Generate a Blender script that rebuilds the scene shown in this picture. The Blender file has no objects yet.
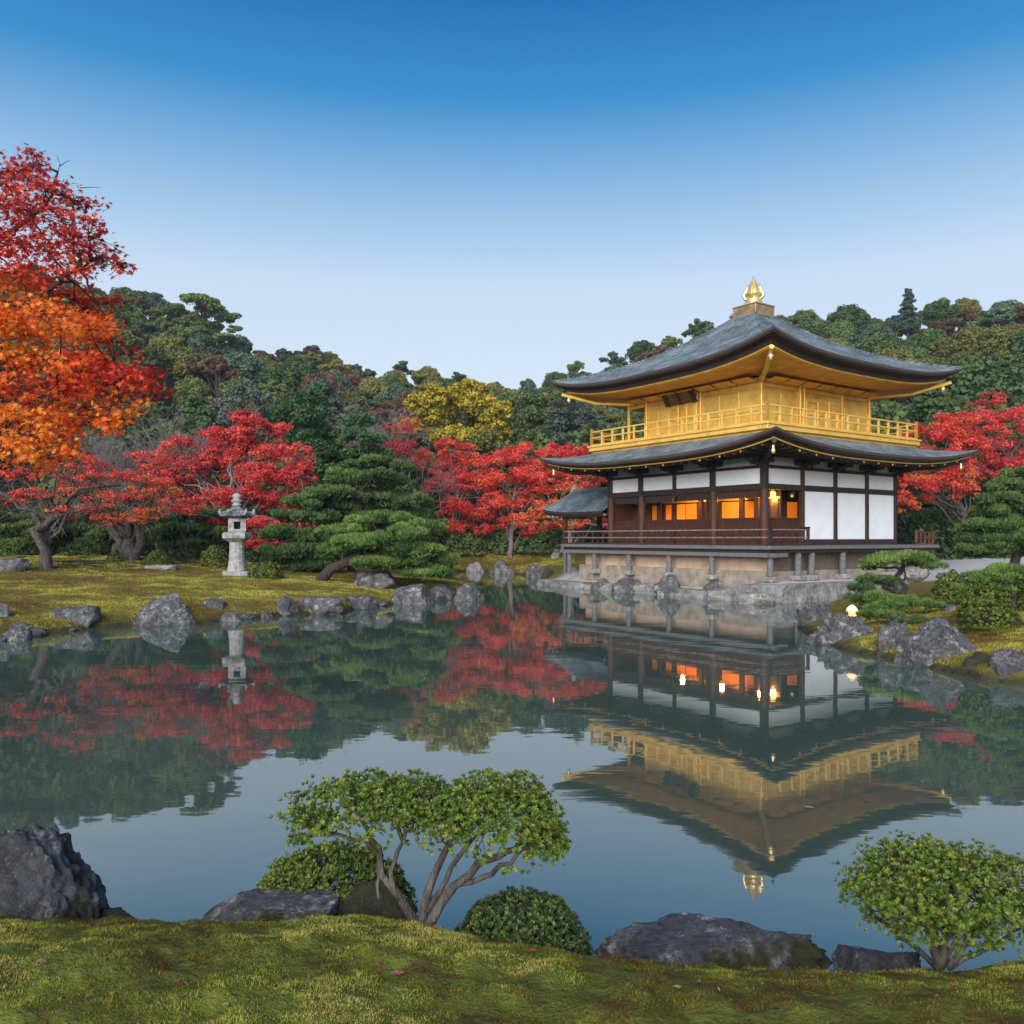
import bpy, math, random
import numpy as np
from mathutils import Vector, Matrix, noise as mnoise

# ------------------------------------------------------------------ camera, sky, sun, exposure
sc = bpy.context.scene
F, YH, CH = 833.0, 538.0, 2.45          # focal length in pixels, horizon row, eye height above the water
cam = bpy.data.cameras.new('camera'); cam_o = bpy.data.objects.new('camera', cam)
sc.collection.objects.link(cam_o); sc.camera = cam_o
cam.sensor_width = 36; cam.lens = F/1024*36; cam.shift_y = (YH-512)/1024
cam.clip_start = 0.05; cam.clip_end = 3000
cam_o.location = (0, 0, CH); cam_o.rotation_euler = (math.radians(90), 0, 0)

SUN_EL, SUN_AZ = math.radians(24), math.radians(198)     # azimuth measured clockwise from +Y: behind, to the left
world = bpy.data.worlds.new("World"); sc.world = world; world.use_nodes = True
wn = world.node_tree; bg = wn.nodes['Background']
sky = wn.nodes.new('ShaderNodeTexSky'); sky.sky_type = 'NISHITA'; sky.sun_disc = False
sky.sun_elevation = SUN_EL; sky.sun_rotation = SUN_AZ
sky.air_density = 1.15; sky.dust_density = 0.6; sky.ozone_density = 3.5; sky.altitude = 0
hs = wn.nodes.new('ShaderNodeHueSaturation'); hs.inputs['Saturation'].default_value = 1.25; hs.inputs['Hue'].default_value=0.5
wn.links.new(sky.outputs[0], hs.inputs['Color'])
# the evening gradient of the sky itself, by height above the horizon
tcs = wn.nodes.new('ShaderNodeTexCoord'); sep = wn.nodes.new('ShaderNodeSeparateXYZ'); wn.links.new(tcs.outputs['Generated'], sep.inputs[0])
skr = wn.nodes.new('ShaderNodeValToRGB'); wn.links.new(sep.outputs[2], skr.inputs[0])
def s2l(c): return tuple(((v/255+.055)/1.055)**2.4 if v > 10 else v/255/12.92 for v in c)
stops = [(0.0, (222,236,248)), (.20, (219,234,249)), (.29, (204,224,245)), (.376, (145,190,229)), (.465, (48,142,205)), (.543, (0,108,180)), (.75, (0,84,156)), (1.0, (6,66,136))]
while len(skr.color_ramp.elements) < len(stops): skr.color_ramp.elements.new(.5)
SKS = 1/(0.13*2**1.15)
for el, (q, c) in zip(skr.color_ramp.elements, stops): el.position = q; el.color = (*s2l(c), 1)
mul = wn.nodes.new('ShaderNodeVectorMath'); mul.operation = 'SCALE'; mul.inputs['Scale'].default_value = SKS; wn.links.new(skr.outputs[0], mul.inputs[0])
mxs = wn.nodes.new('ShaderNodeMixRGB'); mxs.inputs[0].default_value = .95; wn.links.new(hs.outputs[0], mxs.inputs[1]); wn.links.new(mul.outputs[0], mxs.inputs[2])
wn.links.new(mxs.outputs[0], bg.inputs[0])
bg.inputs[1].default_value = 0.13
sun = bpy.data.lights.new('sun', 'SUN'); sun.energy = 2.7; sun.angle = math.radians(55); sun.color = (1.0, 0.93, 0.84)
sun_o = bpy.data.objects.new('sun', sun); sc.collection.objects.link(sun_o)
sd = Vector((math.sin(SUN_AZ)*math.cos(SUN_EL), math.cos(SUN_AZ)*math.cos(SUN_EL), math.sin(SUN_EL)))
sun_o.rotation_euler = sd.to_track_quat('Z', 'Y').to_euler()
sc.view_settings.view_transform = 'Standard'; sc.view_settings.look = 'None'
sc.view_settings.gamma = 1; sc.view_settings.exposure = 1.15
sc.render.engine = 'CYCLES'
sc.cycles.max_bounces = 6; sc.cycles.diffuse_bounces = 3; sc.cycles.glossy_bounces = 3; sc.cycles.transmission_bounces = 2
sc.cycles.caustics_reflective = False; sc.cycles.caustics_refractive = False

rng = np.random.default_rng(7); random.seed(7)
COL = sc.collection

# ------------------------------------------------------------------ helpers
def W(px, py, D):
    return np.array([(px-512)/F*D, D, CH-(py-YH)/F*D])
def tag(o, label=None, cat=None, group=None, kind=None):
    if label: o['label'] = label
    if cat: o['category'] = cat
    if group: o['group'] = group
    if kind: o['kind'] = kind
    return o
def empty(name, loc, rz=0):
    o = bpy.data.objects.new(name, None); COL.objects.link(o)
    o.empty_display_size = .3; o.location = tuple(float(c) for c in loc); o.rotation_euler = (0, 0, rz)
    return o
def link(name, me, mat, parent=None, loc=None):
    o = bpy.data.objects.new(name, me); COL.objects.link(o)
    if mat is not None and len(me.materials) == 0: me.materials.append(mat)
    if parent is not None: o.parent = parent
    if loc is not None: o.location = tuple(float(c) for c in loc)
    return o
def np_mesh(name, V, k, attrs=None, smooth=False):
    """every face has k own vertices"""
    V = np.asarray(V, dtype=np.float32).reshape(-1, 3); n = len(V)//k
    me = bpy.data.meshes.new(name)
    me.vertices.add(len(V)); me.vertices.foreach_set('co', V.ravel())
    me.loops.add(len(V)); me.loops.foreach_set('vertex_index', np.arange(len(V), dtype=np.int32))
    me.polygons.add(n); me.polygons.foreach_set('loop_start', np.arange(n, dtype=np.int32)*k)
    me.polygons.foreach_set('loop_total', np.full(n, k, dtype=np.int32))
    for a, vals in (attrs or {}).items():
        at = me.attributes.new(a, 'FLOAT', 'FACE'); at.data.foreach_set('value', np.asarray(vals, dtype=np.float32))
    me.update(calc_edges=True)
    return me
def nrm(v):
    return v/np.maximum(np.linalg.norm(v, axis=-1, keepdims=True), 1e-9)

class MB:
    """collects boxes, bars, tubes and surfaces into one mesh"""
    def __init__(s): s.v = []; s.f = []
    def add(s, vs, fs):
        n = len(s.v); s.v += [tuple(float(c) for c in p) for p in vs]; s.f += [tuple(i+n for i in q) for q in fs]; return s
    def box(s, x0, x1, y0, y1, z0, z1, bev=0.0):
        if bev <= 0:
            vs = [(x, y, z) for z in (z0, z1) for y in (y0, y1) for x in (x0, x1)]
            return s.add(vs, [(0,2,3,1), (4,5,7,6), (0,1,5,4), (2,6,7,3), (0,4,6,2), (1,3,7,5)])
        b = bev
        ring = lambda z, i: [(x0+i, y0+i+ (b if i==0 else 0), z)]
        # chamfered along the vertical and top/bottom edges
        def r(z, ins):
            a = ins; c = b
            return [(x0+a+c,y0+a,z),(x1-a-c,y0+a,z),(x1-a,y0+a+c,z),(x1-a,y1-a-c,z),(x1-a-c,y1-a,z),(x0+a+c,y1-a,z),(x0+a,y1-a-c,z),(x0+a,y0+a+c,z)]
        L = [r(z0, b), r(z0+b, 0), r(z1-b, 0), r(z1, b)]
        vs = sum(L, []); fs = [tuple(range(7, -1, -1)), tuple(range(24, 32))]
        for k in range(3):
            for i in range(8): fs.append((k*8+i, k*8+(i+1)%8, (k+1)*8+(i+1)%8, (k+1)*8+i))
        return s.add(vs, fs)
    def tube(s, pts, rad, n=8, cap=True):
        pts = [np.asarray(p, float) for p in pts]; m = len(pts)
        rad = [rad]*m if np.isscalar(rad) else list(rad)
        ref = np.array([0.3, 0.2, 1.0]); vs = []; prev = None
        for i in range(m):
            t = pts[min(i+1, m-1)]-pts[max(i-1, 0)]; t = t/max(np.linalg.norm(t), 1e-9)
            if prev is None:
                a = np.cross(t, ref); 
                if np.linalg.norm(a) < 1e-3: a = np.cross(t, np.array([1.0, 0, 0]))
            else: a = prev-np.dot(prev, t)*t
            a = a/max(np.linalg.norm(a), 1e-9); prev = a; b = np.cross(t, a)
            for k in range(n):
                q = 2*math.pi*k/n; vs.append(pts[i]+rad[i]*(math.cos(q)*a+math.sin(q)*b))
        fs = [(i*n+k, i*n+(k+1)%n, (i+1)*n+(k+1)%n, (i+1)*n+k) for i in range(m-1) for k in range(n)]
        if cap: fs += [tuple(range(n-1, -1, -1)), tuple((m-1)*n+k for k in range(n))]
        return s.add(vs, fs)
    def lathe(s, prof, n=16, cx=0, cy=0, rot=0, sq=None):
        vs = []
        for (r, z) in prof:
            for k in range(n):
                a = 2*math.pi*k/n+rot; vs.append((cx+r*math.cos(a), cy+r*math.sin(a), z))
        m = len(prof)
        fs = [(i*n+k, i*n+(k+1)%n, (i+1)*n+(k+1)%n, (i+1)*n+k) for i in range(m-1) for k in range(n)]
        fs += [tuple(range(n-1, -1, -1)), tuple((m-1)*n+k for k in range(n))]
        return s.add(vs, fs)
    def obox(s, p0, p1, w, z0, z1):
        """box along the ground line p0-p1, width w"""
        p0 = np.array(p0[:2], float); p1 = np.array(p1[:2], float); d = nrm(p1-p0); q = np.array([-d[1], d[0]])*w/2
        c = [p0-q, p1-q, p1+q, p0+q]; vs = [(a[0], a[1], z) for z in (z0, z1) for a in c]
        return s.add(vs, [(3,2,1,0), (4,5,6,7), (0,1,5,4), (1,2,6,5), (2,3,7,6), (3,0,4,7)])
    def build(s, name, mat, parent=None, smooth=False, dz=0, loc=None):
        me = bpy.data.meshes.new(name)
        vv = s.v if dz == 0 else [(a, b, c+dz) for a, b, c in s.v]
        me.from_pydata(vv, [], s.f); me.update()
        if smooth: me.polygons.foreach_set('use_smooth', [True]*len(me.polygons))
        return link(name, me, mat, parent, loc)

# ------------------------------------------------------------------ materials
def new_mat(name):
    m = bpy.data.materials.new(name); m.use_nodes = True; nt = m.node_tree
    return m, nt, nt.nodes['Principled BSDF'], nt.nodes['Material Output']
def N(nt, t, **kw):
    n = nt.nodes.new(t)
    for k, v in kw.items():
        if k in n.inputs: n.inputs[k].default_value = v
        else: setattr(n, k, v)
    return n
def ramp(nt, fac, stops, interp='LINEAR'):
    r = nt.nodes.new('ShaderNodeValToRGB'); r.color_ramp.interpolation = interp
    e = r.color_ramp.elements
    while len(e) < len(stops): e.new(0.5)
    for el, (p, c) in zip(e, stops): el.position = p; el.color = (*c, 1) if len(c) == 3 else c
    nt.links.new(fac, r.inputs[0]); return r
def noise_tex(nt, scale, detail=4, rough=.55, coord='Object', stretch=None, dist=0):
    tc = nt.nodes.new('ShaderNodeTexCoord'); nz = nt.nodes.new('ShaderNodeTexNoise')
    nz.inputs['Scale'].default_value = scale; nz.inputs['Detail'].default_value = detail
    nz.inputs['Roughness'].default_value = rough; nz.inputs['Distortion'].default_value = dist
    if stretch:
        mp = nt.nodes.new('ShaderNodeMapping'); mp.inputs['Scale'].default_value = stretch
        nt.links.new(tc.outputs[coord], mp.inputs[0]); nt.links.new(mp.outputs[0], nz.inputs['Vector'])
    else: nt.links.new(tc.outputs[coord], nz.inputs['Vector'])
    return nz
def bump(nt, h, bsdf, strength=.3, dist=.02):
    b = nt.nodes.new('ShaderNodeBump'); b.inputs['Strength'].default_value = strength; b.inputs['Distance'].default_value = dist
    nt.links.new(h, b.inputs['Height']); nt.links.new(b.outputs[0], bsdf.inputs['Normal']); return b
def noisy(name, cols, scale=6, rough=.7, metallic=0, bs=.3, bd=.01, stretch=None, detail=5, spec=.4, lo=.3, hi=.7):
    m, nt, p, o = new_mat(name)
    nz = noise_tex(nt, scale, detail, .6, stretch=stretch)
    k = len(cols); r = ramp(nt, nz.outputs[0], [(lo+(hi-lo)*i/(k-1), c) for i, c in enumerate(cols)])
    nt.links.new(r.outputs[0], p.inputs['Base Color'])
    p.inputs['Roughness'].default_value = rough; p.inputs['Metallic'].default_value = metallic
    p.inputs['Specular IOR Level'].default_value = spec
    n2 = noise_tex(nt, scale*4, 4, .6, stretch=stretch)
    if bs: bump(nt, n2.outputs[0], p, bs, bd)
    return m
def leaf_mat(name, stops, trans=.3, rough=.55, objrand=0.0, spec=.3):
    m, nt, p, o = new_mat(name)
    a = nt.nodes.new('ShaderNodeAttribute'); a.attribute_name = 'tone'
    fac = a.outputs['Fac']
    if objrand:
        oi = nt.nodes.new('ShaderNodeObjectInfo')
        mm = nt.nodes.new('ShaderNodeMath'); mm.operation = 'MULTIPLY_ADD'
        nt.links.new(oi.outputs['Random'], mm.inputs[0]); mm.inputs[1].default_value = objrand
        ma = nt.nodes.new('ShaderNodeMath'); ma.operation = 'MULTIPLY'
        nt.links.new(a.outputs['Fac'], ma.inputs[0]); ma.inputs[1].default_value = 1-objrand
        nt.links.new(ma.outputs[0], mm.inputs[2]); fac = mm.outputs[0]
    r = ramp(nt, fac, stops)
    nt.links.new(r.outputs[0], p.inputs['Base Color']); p.inputs['Roughness'].default_value = rough
    p.inputs['Specular IOR Level'].default_value = spec
    if trans > 0:
        t = nt.nodes.new('ShaderNodeBsdfTranslucent'); nt.links.new(r.outputs[0], t.inputs[0])
        mx = nt.nodes.new('ShaderNodeMixShader'); mx.inputs[0].default_value = trans
        nt.links.new(p.outputs[0], mx.inputs[1]); nt.links.new(t.outputs[0], mx.inputs[2]); nt.links.new(mx.outputs[0], o.inputs[0])
    return m
def emit_mat(name, col, strength):
    m, nt, p, o = new_mat(name)
    nz = noise_tex(nt, 3, 3); r = ramp(nt, nz.outputs[0], [(.3, tuple(c*.75 for c in col)), (.7, col)])
    nt.links.new(r.outputs[0], p.inputs['Emission Color']); p.inputs['Emission Strength'].default_value = strength
    p.inputs['Base Color'].default_value = (*col, 1); return m

M = {}
M['gold'] = noisy('gold_leaf', [(.66,.36,.055), (.84,.50,.10), (.92,.60,.15)], 2.2, .42, .30, .12, .01)
M['gold_pale'] = noisy('pale_gold_leaf', [(.76,.43,.07), (.92,.58,.13), (.97,.66,.19)], 1.6, .38, .42, .1, .01)
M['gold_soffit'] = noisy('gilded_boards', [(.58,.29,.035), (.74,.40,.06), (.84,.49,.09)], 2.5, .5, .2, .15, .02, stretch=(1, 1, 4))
M['gold_bright'] = noisy('polished_gold', [(.85,.62,.25), (.95,.78,.42)], 8, .32, .7, .1, .01)
M['red_wood'] = noisy('red_brown_timber', [(.030,.012,.008), (.060,.021,.014), (.09,.034,.022)], 5, .6, 0, .3, .01, stretch=(6, 6, .6))
M['dark_wood'] = noisy('dark_timber', [(.018,.012,.011), (.035,.022,.018), (.05,.032,.026)], 5, .65, 0, .3, .01, stretch=(3, 3, 1))
M['grey_wood'] = noisy('weathered_grey_timber', [(.07,.072,.075), (.13,.13,.135), (.2,.2,.205)], 4, .75, 0, .3, .01, stretch=(2, 2, 8))
M['brown_eave'] = noisy('layered_bark_edge', [(.03,.022,.02), (.06,.042,.038), (.10,.07,.06)], 5, .75, 0, .5, .02, stretch=(.5, .5, 30))
M['plaster'] = noisy('white_plaster', [(.74,.77,.84), (.80,.83,.90), (.84,.87,.92)], 1.5, .8, 0, .08, .005)
M['beige'] = noisy('beige_plaster', [(.42,.29,.21), (.55,.40,.30), (.62,.47,.37)], 1.3, .85, 0, .25, .01)
M['plinth'] = noisy('plinth_stone', [(.16,.135,.11), (.26,.22,.18), (.36,.31,.26)], 2.5, .85, 0, .5, .03)  # stone colour darkened to carry the shadow on the plinth
M['stone'] = noisy('lantern_granite', [(.15,.15,.155), (.29,.29,.295), (.42,.42,.41)], 7, .85, 0, .5, .02)
M['stone_dark'] = noisy('mossy_granite_cap', [(.04,.048,.055), (.12,.14,.155), (.28,.295,.30)], 9, .9, 0, .6, .03)
M['bark'] = noisy('grey_bark', [(.035,.028,.026), (.08,.068,.062), (.17,.155,.145)], 6, .9, 0, .8, .04, stretch=(2.5, 2.5, .7))
M['bark_dark'] = noisy('dark_bark', [(.018,.014,.013), (.045,.034,.03), (.08,.06,.052)], 7, .9, 0, .8, .03, stretch=(2.5, 2.5, .7))
M['bark_light'] = noisy('pale_twig_bark', [(.10,.085,.085), (.18,.16,.16), (.26,.23,.23)], 5, .9, 0, .4, .02)
def roof_mat():
    m, nt, p, o = new_mat('bark_shingles')
    n1 = noise_tex(nt, 1.1, 6, .65); n2 = noise_tex(nt, 7, 8, .8)
    tc = nt.nodes.new('ShaderNodeTexCoord')
    wv = nt.nodes.new('ShaderNodeTexWave'); wv.bands_direction = 'Z'; wv.inputs['Scale'].default_value = 5.5
    wv.inputs['Distortion'].default_value = 1.6; wv.inputs['Detail'].default_value = 3; wv.inputs['Detail Scale'].default_value = 4
    nt.links.new(tc.outputs['Object'], wv.inputs['Vector'])
    mx = nt.nodes.new('ShaderNodeMath'); mx.operation = 'MULTIPLY_ADD'; nt.links.new(n2.outputs[0], mx.inputs[0]); mx.inputs[1].default_value = .6
    m3 = nt.nodes.new('ShaderNodeMath'); m3.operation = 'MULTIPLY'; nt.links.new(n1.outputs[0], m3.inputs[0]); m3.inputs[1].default_value = .5
    nt.links.new(m3.outputs[0], mx.inputs[2])
    r = ramp(nt, mx.outputs[0], [(.42, (.055,.075,.088)), (.52, (.115,.150,.170)), (.63, (.25,.305,.335))])
    nt.links.new(r.outputs[0], p.inputs['Base Color']); p.inputs['Roughness'].default_value = .85; p.inputs['Specular IOR Level'].default_value = .25
    ad = nt.nodes.new('ShaderNodeMath'); ad.operation = 'ADD'; nt.links.new(wv.outputs['Fac'], ad.inputs[0]); nt.links.new(n2.outputs[0], ad.inputs[1])
    bump(nt, ad.outputs[0], p, .8, .05); return m
M['roof'] = roof_mat()
def rock_mat(name, cols, lichen=(.42,.42,.43), lich_lo=.53, moss=.0, scale=5.0):
    m, nt, p, o = new_mat(name)
    n1 = noise_tex(nt, scale*.5, 8, .7, dist=.6); n2 = noise_tex(nt, scale*.9, 12, .82); n3 = noise_tex(nt, scale*.55, 4, .6)
    n4 = noise_tex(nt, scale*5, 6, .8)
    r = ramp(nt, n1.outputs[0], [(.3, cols[0]), (.5, cols[1]), (.7, cols[2])])
    lm = ramp(nt, n2.outputs[0], [(lich_lo, (0,0,0)), (lich_lo+.07, (.95,.95,.95))])
    mx = nt.nodes.new('ShaderNodeMixRGB'); nt.links.new(lm.outputs[0], mx.inputs[0]); nt.links.new(r.outputs[0], mx.inputs[1]); mx.inputs[2].default_value = (*lichen, 1)
    mm = ramp(nt, n3.outputs[0], [(.62-moss, (0,0,0)), (.70-moss, (1,1,1))])
    mk = nt.nodes.new('ShaderNodeMixRGB'); nt.links.new(mm.outputs[0], mk.inputs[0]); nt.links.new(mx.outputs[0], mk.inputs[1]); mk.inputs[2].default_value = (.055,.062,.014, 1)
    # fine random grain over the whole rock, darker and lighter
    gr = ramp(nt, n4.outputs[0], [(.36, (.35,.35,.36)), (.52, (1,1,1)), (.66, (1.35,1.35,1.33))])
    mu = nt.nodes.new('ShaderNodeMixRGB'); mu.blend_type = 'MULTIPLY'; mu.inputs[0].default_value = 1; nt.links.new(mk.outputs[0], mu.inputs[1]); nt.links.new(gr.outputs[0], mu.inputs[2])
    nt.links.new(mu.outputs[0], p.inputs['Base Color']); p.inputs['Roughness'].default_value = .8
    ad = nt.nodes.new('ShaderNodeMath'); ad.operation = 'ADD'; nt.links.new(n2.outputs[0], ad.inputs[0]); nt.links.new(n1.outputs[0], ad.inputs[1])
    bump(nt, ad.outputs[0], p, 1.0, .09); return m
M['rock'] = rock_mat('lichened_rock', [(.035,.037,.042), (.11,.113,.12), (.25,.25,.255)], scale=3)
M['rock_near'] = rock_mat('dark_rock', [(.04,.043,.052), (.105,.11,.13), (.21,.215,.235)], lichen=(.42,.43,.46), lich_lo=.52, moss=.07, scale=5)
M['rock_mossy'] = rock_mat('mossy_rock', [(.02,.022,.02), (.045,.048,.042), (.08,.08,.07)], lichen=(.15,.17,.14), lich_lo=.64, moss=.16, scale=9)
M['rock_pale'] = rock_mat('pale_shore_stone', [(.16,.155,.15), (.28,.27,.26), (.40,.39,.38)], lichen=(.5,.5,.5), scale=3)
# leaves
M['azalea'] = leaf_mat('azalea_leaves', [(0, (.035,.075,.014)), (.4, (.105,.175,.026)), (.75, (.21,.28,.048)), (.95, (.30,.32,.07)), (1, (.22,.07,.035))], .3, .55, spec=.3)
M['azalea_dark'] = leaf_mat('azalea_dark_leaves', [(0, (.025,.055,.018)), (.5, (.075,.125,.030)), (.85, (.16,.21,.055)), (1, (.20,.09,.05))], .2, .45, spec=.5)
M['azalea_yellow'] = leaf_mat('azalea_yellow_leaves', [(0, (.05,.08,.012)), (.5, (.12,.17,.022)), (.85, (.21,.26,.035)), (1, (.24,.10,.03))], .25, .45, spec=.4)
M['clipped'] = leaf_mat('clipped_shrub_leaves', [(0, (.030,.05,.008)), (.5, (.075,.11,.014)), (1, (.15,.18,.022))], .15, .6)
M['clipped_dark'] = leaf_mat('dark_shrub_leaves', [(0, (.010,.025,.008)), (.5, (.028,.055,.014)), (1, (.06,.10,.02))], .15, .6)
M['pine'] = leaf_mat('pine_needles', [(0, (.016,.044,.016)), (.45, (.055,.112,.034)), (1, (.145,.22,.060))], .15, .6)
M['pine_bright'] = leaf_mat('fresh_pine_needles', [(0, (.022,.058,.018)), (.45, (.080,.155,.038)), (1, (.20,.295,.070))], .15, .6)
M['pine_deep'] = leaf_mat('deep_green_needles', [(0, (.012,.045,.018)), (.5, (.035,.095,.03)), (1, (.085,.17,.05))], .1, .65)
M['maple_red'] = leaf_mat('red_maple_leaves', [(0, (.16,.07,.03)), (.10, (.36,.028,.026)), (.36, (.68,.055,.05)), (.70, (.90,.135,.10)), (.9, (.90,.25,.07)), (1, (.50,.30,.08))], .42, .6)
M['maple_pink'] = leaf_mat('crimson_maple_leaves', [(0, (.16,.07,.04)), (.10, (.30,.03,.04)), (.38, (.62,.055,.065)), (.78, (.86,.14,.13)), (1, (.80,.28,.11))], .42, .6)
M['maple_orange'] = leaf_mat('orange_maple_leaves', [(0, (.30,.020,.018)), (.20, (.62,.045,.026)), (.45, (.82,.095,.022)), (.72, (.90,.22,.020)), (1, (.82,.40,.05))], .4, .5, spec=.4)
M['oak_green'] = leaf_mat('dark_forest_leaves', [(0, (0.023,0.049,0.018)), (.35, (0.058,0.104,0.034)), (.7, (0.104,0.153,0.044)), (1, (0.176,0.215,0.062))], .1, .7, objrand=.55)
M['oak_blue'] = leaf_mat('blue_green_forest_leaves', [(0, (0.029,0.060,0.042)), (.5, (0.072,0.124,0.075)), (1, (0.150,0.215,0.124))], .1, .7, objrand=.5)
M['oak_olive'] = leaf_mat('olive_forest_leaves', [(0, (0.058,0.073,0.021)), (.5, (0.143,0.153,0.039)), (1, (0.260,0.247,0.065))], .1, .7, objrand=.5)
M['oak_rust'] = leaf_mat('rusty_forest_leaves', [(0, (0.065,0.036,0.029)), (.5, (0.150,0.081,0.055)), (1, (0.234,0.143,0.078))], .1, .7, objrand=.5)
M['yellow'] = leaf_mat('yellow_autumn_leaves', [(0, (.14,.13,.014)), (.5, (.34,.28,.022)), (1, (.52,.42,.045))], .15, .7)
M['grey_green'] = leaf_mat('grey_green_leaves', [(0, (.04,.06,.05)), (.5, (.085,.115,.09)), (1, (.16,.20,.155))], .1, .7)
M['glow_panel'] = emit_mat('lit_paper_screen', (1.0, .25, .012), .21)
M['glow_dim'] = emit_mat('dim_paper_screen', (1.0, .24, .01), .07)
M['glow_lamp'] = emit_mat('warm_lamp', (1.0, .50, .12), 1.8)
M['black'] = noisy('black_and_interior_shade', [(.008,.006,.006), (.02,.014,.012)], 3, .9, 0, 0)  # near-black paints interior shade; also the black of scrolls and rail end

# ------------------------------------------------------------------ terrain
TH = .602; C0 = np.array([11.50, 40.5]); TU = np.array([-math.sin(TH), math.cos(TH)]); TV = np.array([math.cos(TH), math.sin(TH)])
def loc2w(a, b): return C0+a*TU+b*TV            # a along the left facade, b along the right facade
def wl(px, py):
    D = F*CH/(py-YH); return ((px-512)/F*D, D)
pond = [(-7.1,10.5),(-6.1,8),(-5.3,6.4),(-4.2,5.15),(-2.3,4.83),(-1,4.8),(-.35,4.75),(.1,4.55),(.6,4.40),(1.4,4.34),(2.0,4.34),(2.6,4.5),(3.4,4.55),(5,4.6),(7,5.2),(10,8),(11.2,11.5)]
pond += [wl(1080,692), wl(1024,684), wl(985,681), wl(945,672), wl(900,661), wl(850,652), wl(815,641), wl(797,628), wl(803,618), wl(826,611), wl(852,607)]
pond += [tuple(loc2w(*q)) for q in ((-7.3,1.6),(-6.95,-.5),(-6.85,-3),(-6.8,-6.5),(-6.4,-6.75),(0,-6.7),(6.6,-6.7),(8.3,-6.5))]
pond += [wl(556,579), wl(540,577.5), wl(508,573), wl(470,571), wl(452,572.5), wl(458,580), wl(474,588), wl(486,595), wl(472,599.5), wl(431,600), wl(396,604), wl(368,608),
         wl(327,613.5), wl(284,616), wl(231,620.5), wl(194,624.5), wl(141,625), wl(94,629), wl(45,634), wl(0,641), (-14,19.2), (-13.3,17), (-10.6,14.8), (-8.6,12.6)]
PP = np.array(pond, float)
def pond_sd(x, y):
    """signed distance to the shore, positive on land"""
    x = np.asarray(x, float); y = np.asarray(y, float); d = np.full(x.shape, 1e9); ins = np.zeros(x.shape, bool)
    for i in range(len(PP)):
        a = PP[i]; b = PP[(i+1) % len(PP)]; e = b-a; L = e@e
        t = np.clip(((x-a[0])*e[0]+(y-a[1])*e[1])/L, 0, 1)
        d = np.minimum(d, np.hypot(x-a[0]-t*e[0], y-a[1]-t*e[1]))
        c = ((a[1] > y) != (b[1] > y)); dy = b[1]-a[1] if b[1] != a[1] else 1e-9
        ins ^= c & (x < (b[0]-a[0])*(y-a[1])/dy+a[0])
    return np.where(ins, -d, d)
_lat = np.random.default_rng(3).random((256, 256))
def vnoise(x, y, s=1.0):
    x = np.asarray(x)*s; y = np.asarray(y)*s; xi = np.floor(x).astype(int); yi = np.floor(y).astype(int)
    fx = x-xi; fy = y-yi; fx = fx*fx*(3-2*fx); fy = fy*fy*(3-2*fy)
    g = lambda i, j: _lat[i % 256, j % 256]
    return (g(xi,yi)*(1-fx)+g(xi+1,yi)*fx)*(1-fy)+(g(xi,yi+1)*(1-fx)+g(xi+1,yi+1)*fx)*fy
def fnoise(x, y, s=1.0, o=4):
    r = 0; a = .5
    for k in range(o): r = r+a*vnoise(np.asarray(x)+17.3*k, np.asarray(y)-9.1*k, s*2**k); a *= .5
    return r
def sstep(a, b, x):
    t = np.clip((x-a)/(b-a), 0, 1); return t*t*(3-2*t)
SKX = [-700,-250,0,60,110,200,250,320,370,430,540,600,650,700,780,850,930,1024,1250,1700]
SKY = [350,290,292,294,300,316,334,350,356,362,376,352,332,318,318,322,320,318,318,370]
def hill_z(x, y):
    x = np.asarray(x, float); y = np.asarray(y, float); r = np.hypot(x, y)
    az = np.where(y > 1, 512+F*x/np.maximum(y, 1), np.where(x < 0, -700, 1700)); az = np.clip(az, -700, 1700)
    top = np.interp(az, SKX, SKY)
    crest = CH+(YH-(top+52))/F*150
    f = np.clip((r-62)/98, 0, 1)**1.12*np.where(y > 1, 1, 0)
    f = f*np.clip(1-(r-165)/900, .3, 1)
    return (crest-1.3)*f
def ground_z(x, y):
    x = np.asarray(x, float); y = np.asarray(y, float); d = pond_sd(x, y); dl = np.maximum(d, 0)
    wn_ = 1-sstep(7.5, 10.5, y)
    ab = np.stack([x-C0[0], y-C0[1]], -1); a = ab@TU; b = ab@TV
    q = np.maximum(np.maximum(-8.5-a, a-8.2), np.maximum(-8.5-b, b-14)); wb = 1-sstep(-.5, 3.0, q)
    wr = sstep(4.5, 6.0, x)*sstep(9, 12, y)*(1-sstep(26, 34, y))*(1-wb)
    base = .35*(1-np.exp(-dl/.4))+.085*np.minimum(dl, 14)+.01*np.clip(dl-14, 0, 40)
    near = .92*(1-np.exp(-dl/.75))+.02*dl
    bld = (.34+.40*np.clip(sstep(-4.5, -5.8, a)+sstep(-5.6, -4.6, b), 0, 1))*(1-np.exp(-dl/.22))+.1*sstep(3, 14, dl)+.05*np.clip(b-4, 0, 12)
    right = .22*(1-np.exp(-dl/.25))+.11*np.minimum(dl, 12)
    wn_ = np.clip(wn_, 0, 1)
    z = base*(1-wb)*(1-wr)+bld*wb+right*wr
    z = z*(1-wn_)+near*wn_
    n = (fnoise(x, y, .5)-.47)*.16*np.clip(dl/1.5, 0, 1)*(1-.8*wb)+(fnoise(x, y, 3.0)-.47)*.04*np.clip(dl, 0, 1)
    z = z+(fnoise(x, y, 7.0, 3)-.44)*.07*wn_*np.clip(dl*2, 0, 1)
    z = z+n+hill_z(x, y)+fnoise(x, y, .05)*6*sstep(60, 110, np.hypot(x, y))
    return np.where(d > 0, z, np.maximum(-1.2, d*1.2))
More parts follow.
